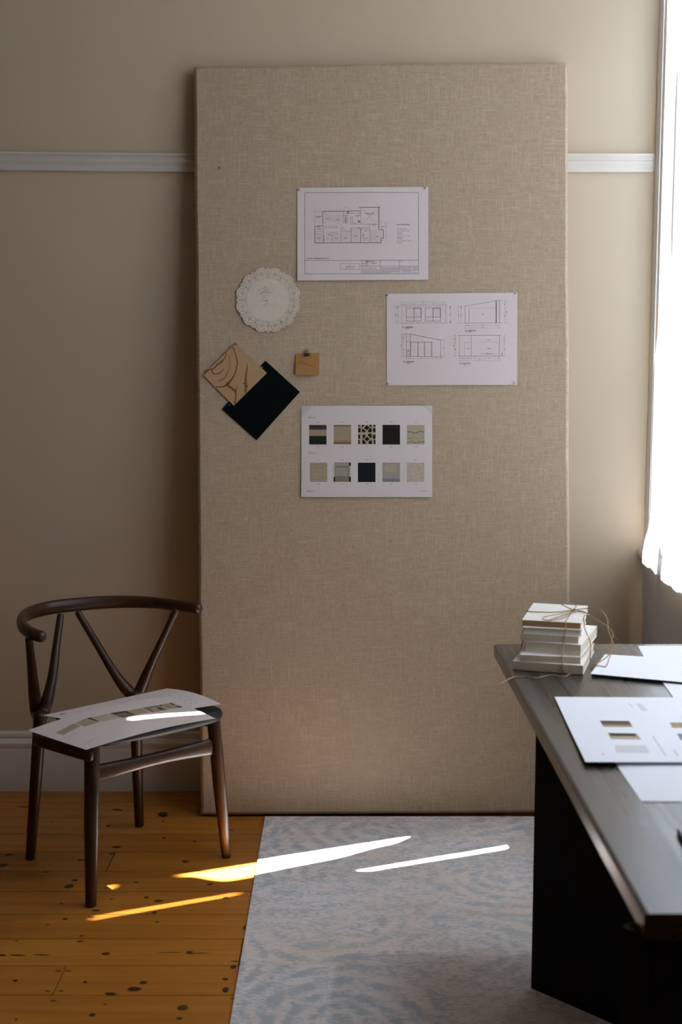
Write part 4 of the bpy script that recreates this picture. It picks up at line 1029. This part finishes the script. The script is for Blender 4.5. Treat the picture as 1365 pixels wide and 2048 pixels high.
# pen near the right
a, b_ = on_z(1355, 1657, DZ + .0045), on_z(1440, 1800, DZ + .0045)
pe = empty('pen', (a.lerp(b_, .5)[0], a.lerp(b_, .5)[1], DZ)); tag(pe, 'dark slim pen whose tip shows on the desk front right', 'pen')
d = (b_ - a).normalized(); b_ = a + d * .145; po = Vector(pe.location)
bm = BM(); tube(bm, [a + d * .016 - po, a + d * .03 - po, b_ - po], [.0036, .0042, .0042], 12); obj('barrel', bm, 'pencil', pe, smooth=40)
bm = BM(); tube(bm, [a + d * .001 - po, a + d * .017 - po], [.0010, .0036], 12); obj('tip', bm, 'black_metal', pe, smooth=40)

# ------------------------------------------------------------------ stack of books tied with twine
def z8(x, y): return 960 + x / 4.2656, 1160 + y / 4.2656
BK = [  # front left/right bottom corner (crop px), thickness, depth, fore-edge to front?
    ((285, 765), (883, 809), .0215, .240, False, 'white book at the bottom of the twine-tied stack'),
    ((345, 690), (861, 714), .0150, .225, False, 'thin cream book second from the bottom of the twine-tied stack'),
    ((378, 612), (866, 652), .0265, .225, True, 'thick cream book third from the bottom of the twine-tied stack'),
    ((345, 512), (843, 541), .0160, .240, False, 'thin buff book third from the top of the twine-tied stack'),
    ((368, 456), (872, 480), .0150, .225, True, 'thin white book second from the top of the twine-tied stack'),
    ((362, 388), (863, 416), .0135, .215, False, 'white book with brown spine on top of the twine-tied stack')]
zz = DZ + .0004; tops_ = []
for k, (pa, pb, th, dep, fore, lab) in enumerate(BK):
    A, B = on_z(*z8(*pa), zz), on_z(*z8(*pb), zz); wd = (B - A).length; ang = math.atan2(B.y - A.y, B.x - A.x)
    e = empty('book', A, ang); tag(e, lab, 'book', 'books tied with twine on the desk')
    c_ = .0011; bm = BM()
    if fore:                                          # spine at the back, hollow fore-edge towards the front
        prism(bm, [(0, 0), (dep, 0), (dep + .002, th / 2), (dep, th), (0, th), (0, th - c_), (dep - c_, th - c_), (dep - c_, c_), (0, c_)], 'x', 0, wd)
        obj('cover', bm, 'cover', e, smooth=30)
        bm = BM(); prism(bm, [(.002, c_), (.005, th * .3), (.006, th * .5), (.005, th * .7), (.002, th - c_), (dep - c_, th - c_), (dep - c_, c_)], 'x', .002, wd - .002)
    else:
        prism(bm, [(0, 0), (dep, 0), (dep, c_), (c_, c_), (c_, th - c_), (dep, th - c_), (dep, th), (0, th)], 'x', 0, wd)
        obj('cover', bm, 'cover', e, smooth=30)
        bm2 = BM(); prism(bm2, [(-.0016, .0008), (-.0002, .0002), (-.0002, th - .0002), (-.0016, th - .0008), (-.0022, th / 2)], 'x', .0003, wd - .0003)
        tag(obj('spine', bm2, 'cover_brown' if k == 5 else 'spine', e, smooth=30), 'brown spine' if k == 5 else 'cream spine with shade in its colour')
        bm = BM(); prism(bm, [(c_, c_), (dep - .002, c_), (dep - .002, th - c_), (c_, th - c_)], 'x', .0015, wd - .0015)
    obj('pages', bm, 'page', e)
    zz += th + .0002
    tops_.append((A, B, wd, ang, dep))
ZT = zz + .0012
twr = .0013
bm = BM()
def tw(pts, n=8, r=twr):
    P = spline(pts, n); P = [p + Vector((.0006 * noise.noise(p * 90), .0006 * noise.noise(p * 90 + Vector((5, 0, 0))), .0004 * noise.noise(p * 90 + Vector((0, 9, 0))))) for p in P]
    tube(bm, P, [r * (.85 + .35 * abs(noise.noise(p * 400))) for p in P], 6)
T_ = lambda x, y, dz=0: on_z(*z8(x, y), ZT + dz)
def along(k, s_, d_, z):                               # point on book k: s along the front, d back from it
    A, B, wd, ang, dep = tops_[k]; ux = Vector((math.cos(ang), math.sin(ang), 0)); uy = Vector((-ux.y, ux.x, 0))
    p = A + ux * (s_ * wd) + uy * d_; p.z = z; return p
kn = T_(800, 256, .002)
zb = DZ + .0015
# front wrap: knot -> front edge -> down the spines -> under the bottom book
fA = T_(740, 346); 
def front_pt(x, y, k, off=.0035):                      # on the vertical plane just ahead of book k's front
    A, B, wd, ang, dep = tops_[k]; nrm = Vector((math.sin(ang), -math.cos(ang), 0))
    return on_plane(*z8(x, y), A + nrm * off, nrm)
tw([kn, T_(770, 300, .0005), fA, front_pt(738, 352, 5, .0040), front_pt(735, 420, 4, .0045), front_pt(722, 520, 3, .0040), front_pt(708, 640, 1, .0045), front_pt(706, 720, 0, .0045), front_pt(722, 792, 0, .0045)], 6)
bk = [T_(826, 212), along(5, .62, .217, ZT - .002), along(0, .62, .244, zb + .02), along(0, .62, .244, zb)]
tw([kn] + bk, 6)
# side wrap: left edge and right edge
tw([kn, T_(640, 274), T_(437, 270), along(5, -.02, .11, ZT - .004), along(3, -.03, .11, DZ + .06), along(0, -.02, .12, DZ + .005)], 6)
tw([kn, T_(890, 275), T_(940, 292), along(5, 1.005, .085, ZT - .003), along(4, 1.035, .085, ZT - .030), along(2, 1.03, .10, DZ + .05), along(0, 1.02, .115, DZ + .020), along(0, 1.02, .12, DZ + .002)], 6)
# bow, knot and loose ends
tw([kn, T_(720, 278, .004), T_(620, 300, .006), T_(545, 318, .006), T_(548, 338, .004), T_(620, 345, .003), T_(720, 318, .003), kn], 8)
tw([kn, T_(760, 240, .006), T_(696, 207, .010)], 6)
tw([kn, T_(770, 272, .003), T_(690, 308, .002), T_(600, 340, .001)], 6)
tw([T_(782, 262, .003), T_(806, 248, .006), T_(826, 258, .003), T_(804, 268, .0045), T_(784, 258, .003)], 6, .0018)
def cp(x, y, Y): return on_y(*z8(x, y), Y)
tw([kn, cp(880, 246, 2.90), cp(960, 240, 2.89), cp(1040, 262, 2.86), cp(1088, 330, 2.84), cp(1095, 420, 2.83), cp(1125, 500, 2.82), cp(1140, 560, 2.81), cp(1100, 640, 2.80), cp(1040, 690, 2.80), T_(990, 712, 0) * 0 + on_z(*z8(990, 713), DZ + .008), on_z(*z8(955, 724), DZ + .003)], 8)
tw([kn, cp(900, 275, 2.88), cp(1000, 340, 2.86), cp(1090, 395, 2.84), cp(1140, 455, 2.83), cp(1125, 520, 2.82), cp(1118, 570, 2.81), cp(1132, 600, 2.80), cp(1105, 670, 2.79), on_z(*z8(1078, 735), DZ + .0098), on_z(*z8(1010, 730), DZ + .0095), on_z(*z8(958, 726), DZ + .004)], 8)
tw([cp(1085, 345, 2.84), cp(1110, 348, 2.845), cp(1100, 370, 2.84)], 4, .0005); tw([cp(1140, 480, 2.82), cp(1160, 495, 2.82), cp(1190, 510, 2.82)], 4, .0005)
# tail trailing over the desk edge
tw([on_z(*z8(770, 800), DZ + .0015), on_z(*z8(715, 825), DZ + .0014), on_z(*z8(600, 814), DZ + .0014), on_z(*z8(480, 836), DZ + .0014), on_z(*z8(380, 826), DZ + .0014), on_z(*z8(290, 828), DZ + .0018), cp(200, 872, 2.62), cp(122, 910, 2.60)], 8)
tag(obj('twine', bm, 'twine', smooth=60, origin=(tops_[0][0].x + .08, tops_[0][0].y + .1, DZ)), 'brown jute twine tied in a bow around the white book stack', 'twine')

# ------------------------------------------------------------------ sheer curtain in two drops
def curtain(edge_far, edge_near, nz, ny, fold, ph, label, off=0):
    bm = BM(); g = []
    for j in range(nz + 1):
        z = .02 + (3.72 - .02) * j / nz
        k_ = max(0, min(1, (.96 - z) / .11)); k_ = k_ * k_ * (3 - 2 * k_)
        xb = 1.009 - off - .025 * k_
        yf, yn = edge_far(z), edge_near(z); row = []
        for k in range(ny + 1):
            s_ = k / ny; y = yf + (yn - yf) * s_
            amp = fold * min(1, .10 + abs(y - yf) * 2)
            x = xb - amp * (1 + math.sin(y * 52 + ph + .8 * math.sin(z * 1.1 + y * 3))) * .7 + amp * .3 * math.sin(y * 121 + z * .6 + ph)
            row.append(bm.verts.new((min(x, 1.012), y, z)))
        g.append(row)
    for A, B in zip(g, g[1:]):
        for k in range(ny): bm.faces.new((A[k], A[k + 1], B[k + 1], B[k]))
    return tag(obj('curtain', bm, 'voile', smooth=180, origin=(.98, edge_far(1), 0)), label, 'curtain', 'sheer curtain drops at the window')
def lerp_tab(tab):
    def f(z):
        for (z0, y0), (z1, y1) in zip(tab, tab[1:]):
            if z <= z1: 
                s_ = max(0, min(1, (z - z0) / (z1 - z0))); s_ = s_ * s_ * (3 - 2 * s_); return y0 + (y1 - y0) * s_
        return tab[-1][1]
    return f
ef = lerp_tab([(0, 3.90), (.60, 3.92), (.76, 3.945), (.82, 3.966), (.90, 3.974), (1.42, 3.978), (1.6, 3.932), (1.95, 3.893), (2.42, 3.877), (2.70, 3.964), (2.8, 3.978), (2.95, 3.976), (3.08, 3.9570), (3.46, 3.9570), (3.52, 3.962), (3.72, 3.962)])
curtain(ef, lambda z: 3.775 if z > .9 else 3.70, 90, 20, .005, 0.0, 'narrow sheer white curtain drop hanging by the window jamb nearest the corner')
en = lerp_tab([(0, 3.73), (.80, 3.74), (.88, 3.748), (1.68, 3.758), (1.84, 3.79), (2.25, 3.79), (2.38, 3.7712), (3.06, 3.7712), (3.16, 3.79), (3.72, 3.80)])
curtain(en, lambda z: 1.50, 60, 220, .003, 1.2, 'wide sheer white curtain drop hanging beside the desk at the window', .006)

# ------------------------------------------------------------------ light
el = math.atan(1.70); hx, hy = -1 / math.hypot(1, .414), -.414 / math.hypot(1, .414)
sd = Vector((hx * math.cos(el), hy * math.cos(el), -math.sin(el)))
sl = bpy.data.lights.new('sun', 'SUN'); sl.energy = 800; sl.angle = math.radians(.55); sl.color = (.97, .98, 1.0)
so = bpy.data.objects.new('sun', sl); COL.objects.link(so); so.rotation_euler = sd.to_track_quat('-Z', 'Y').to_euler(); so.location = (4, 5, 6)
w = bpy.data.worlds.new('sky'); S.world = w; w.use_nodes = True
bg = w.node_tree.nodes['Background']; bg.inputs[0].default_value = (.70, .79, .95, 1); bg.inputs[1].default_value = 20.0

# ------------------------------------------------------------------ camera
cam = bpy.data.cameras.new('camera'); co_ = bpy.data.objects.new('camera', cam); COL.objects.link(co_)
co_.location = EYE; co_.rotation_euler = (PI / 2 - TH, 0, 0)
cam.sensor_fit = 'VERTICAL'; cam.sensor_height = 36; cam.lens = 36 * F / 2048
cam.clip_start = .05; cam.dof.use_dof = True; cam.dof.focus_distance = 3.75; cam.dof.aperture_fstop = 4.0
S.camera = co_
v = S.view_settings; v.view_transform = 'Standard'; v.look = 'None'; v.gamma = 1; v.exposure = -1.6; v.use_curve_mapping = False
S.cycles.use_denoising = True; S.cycles.max_bounces = 10; S.cycles.diffuse_bounces = 7; S.cycles.transparent_max_bounces = 16; S.cycles.transmission_bounces = 6
S.cycles.sample_clamp_indirect = 12; S.cycles.caustics_reflective = False; S.cycles.caustics_refractive = True; S.cycles.blur_glossy = .5
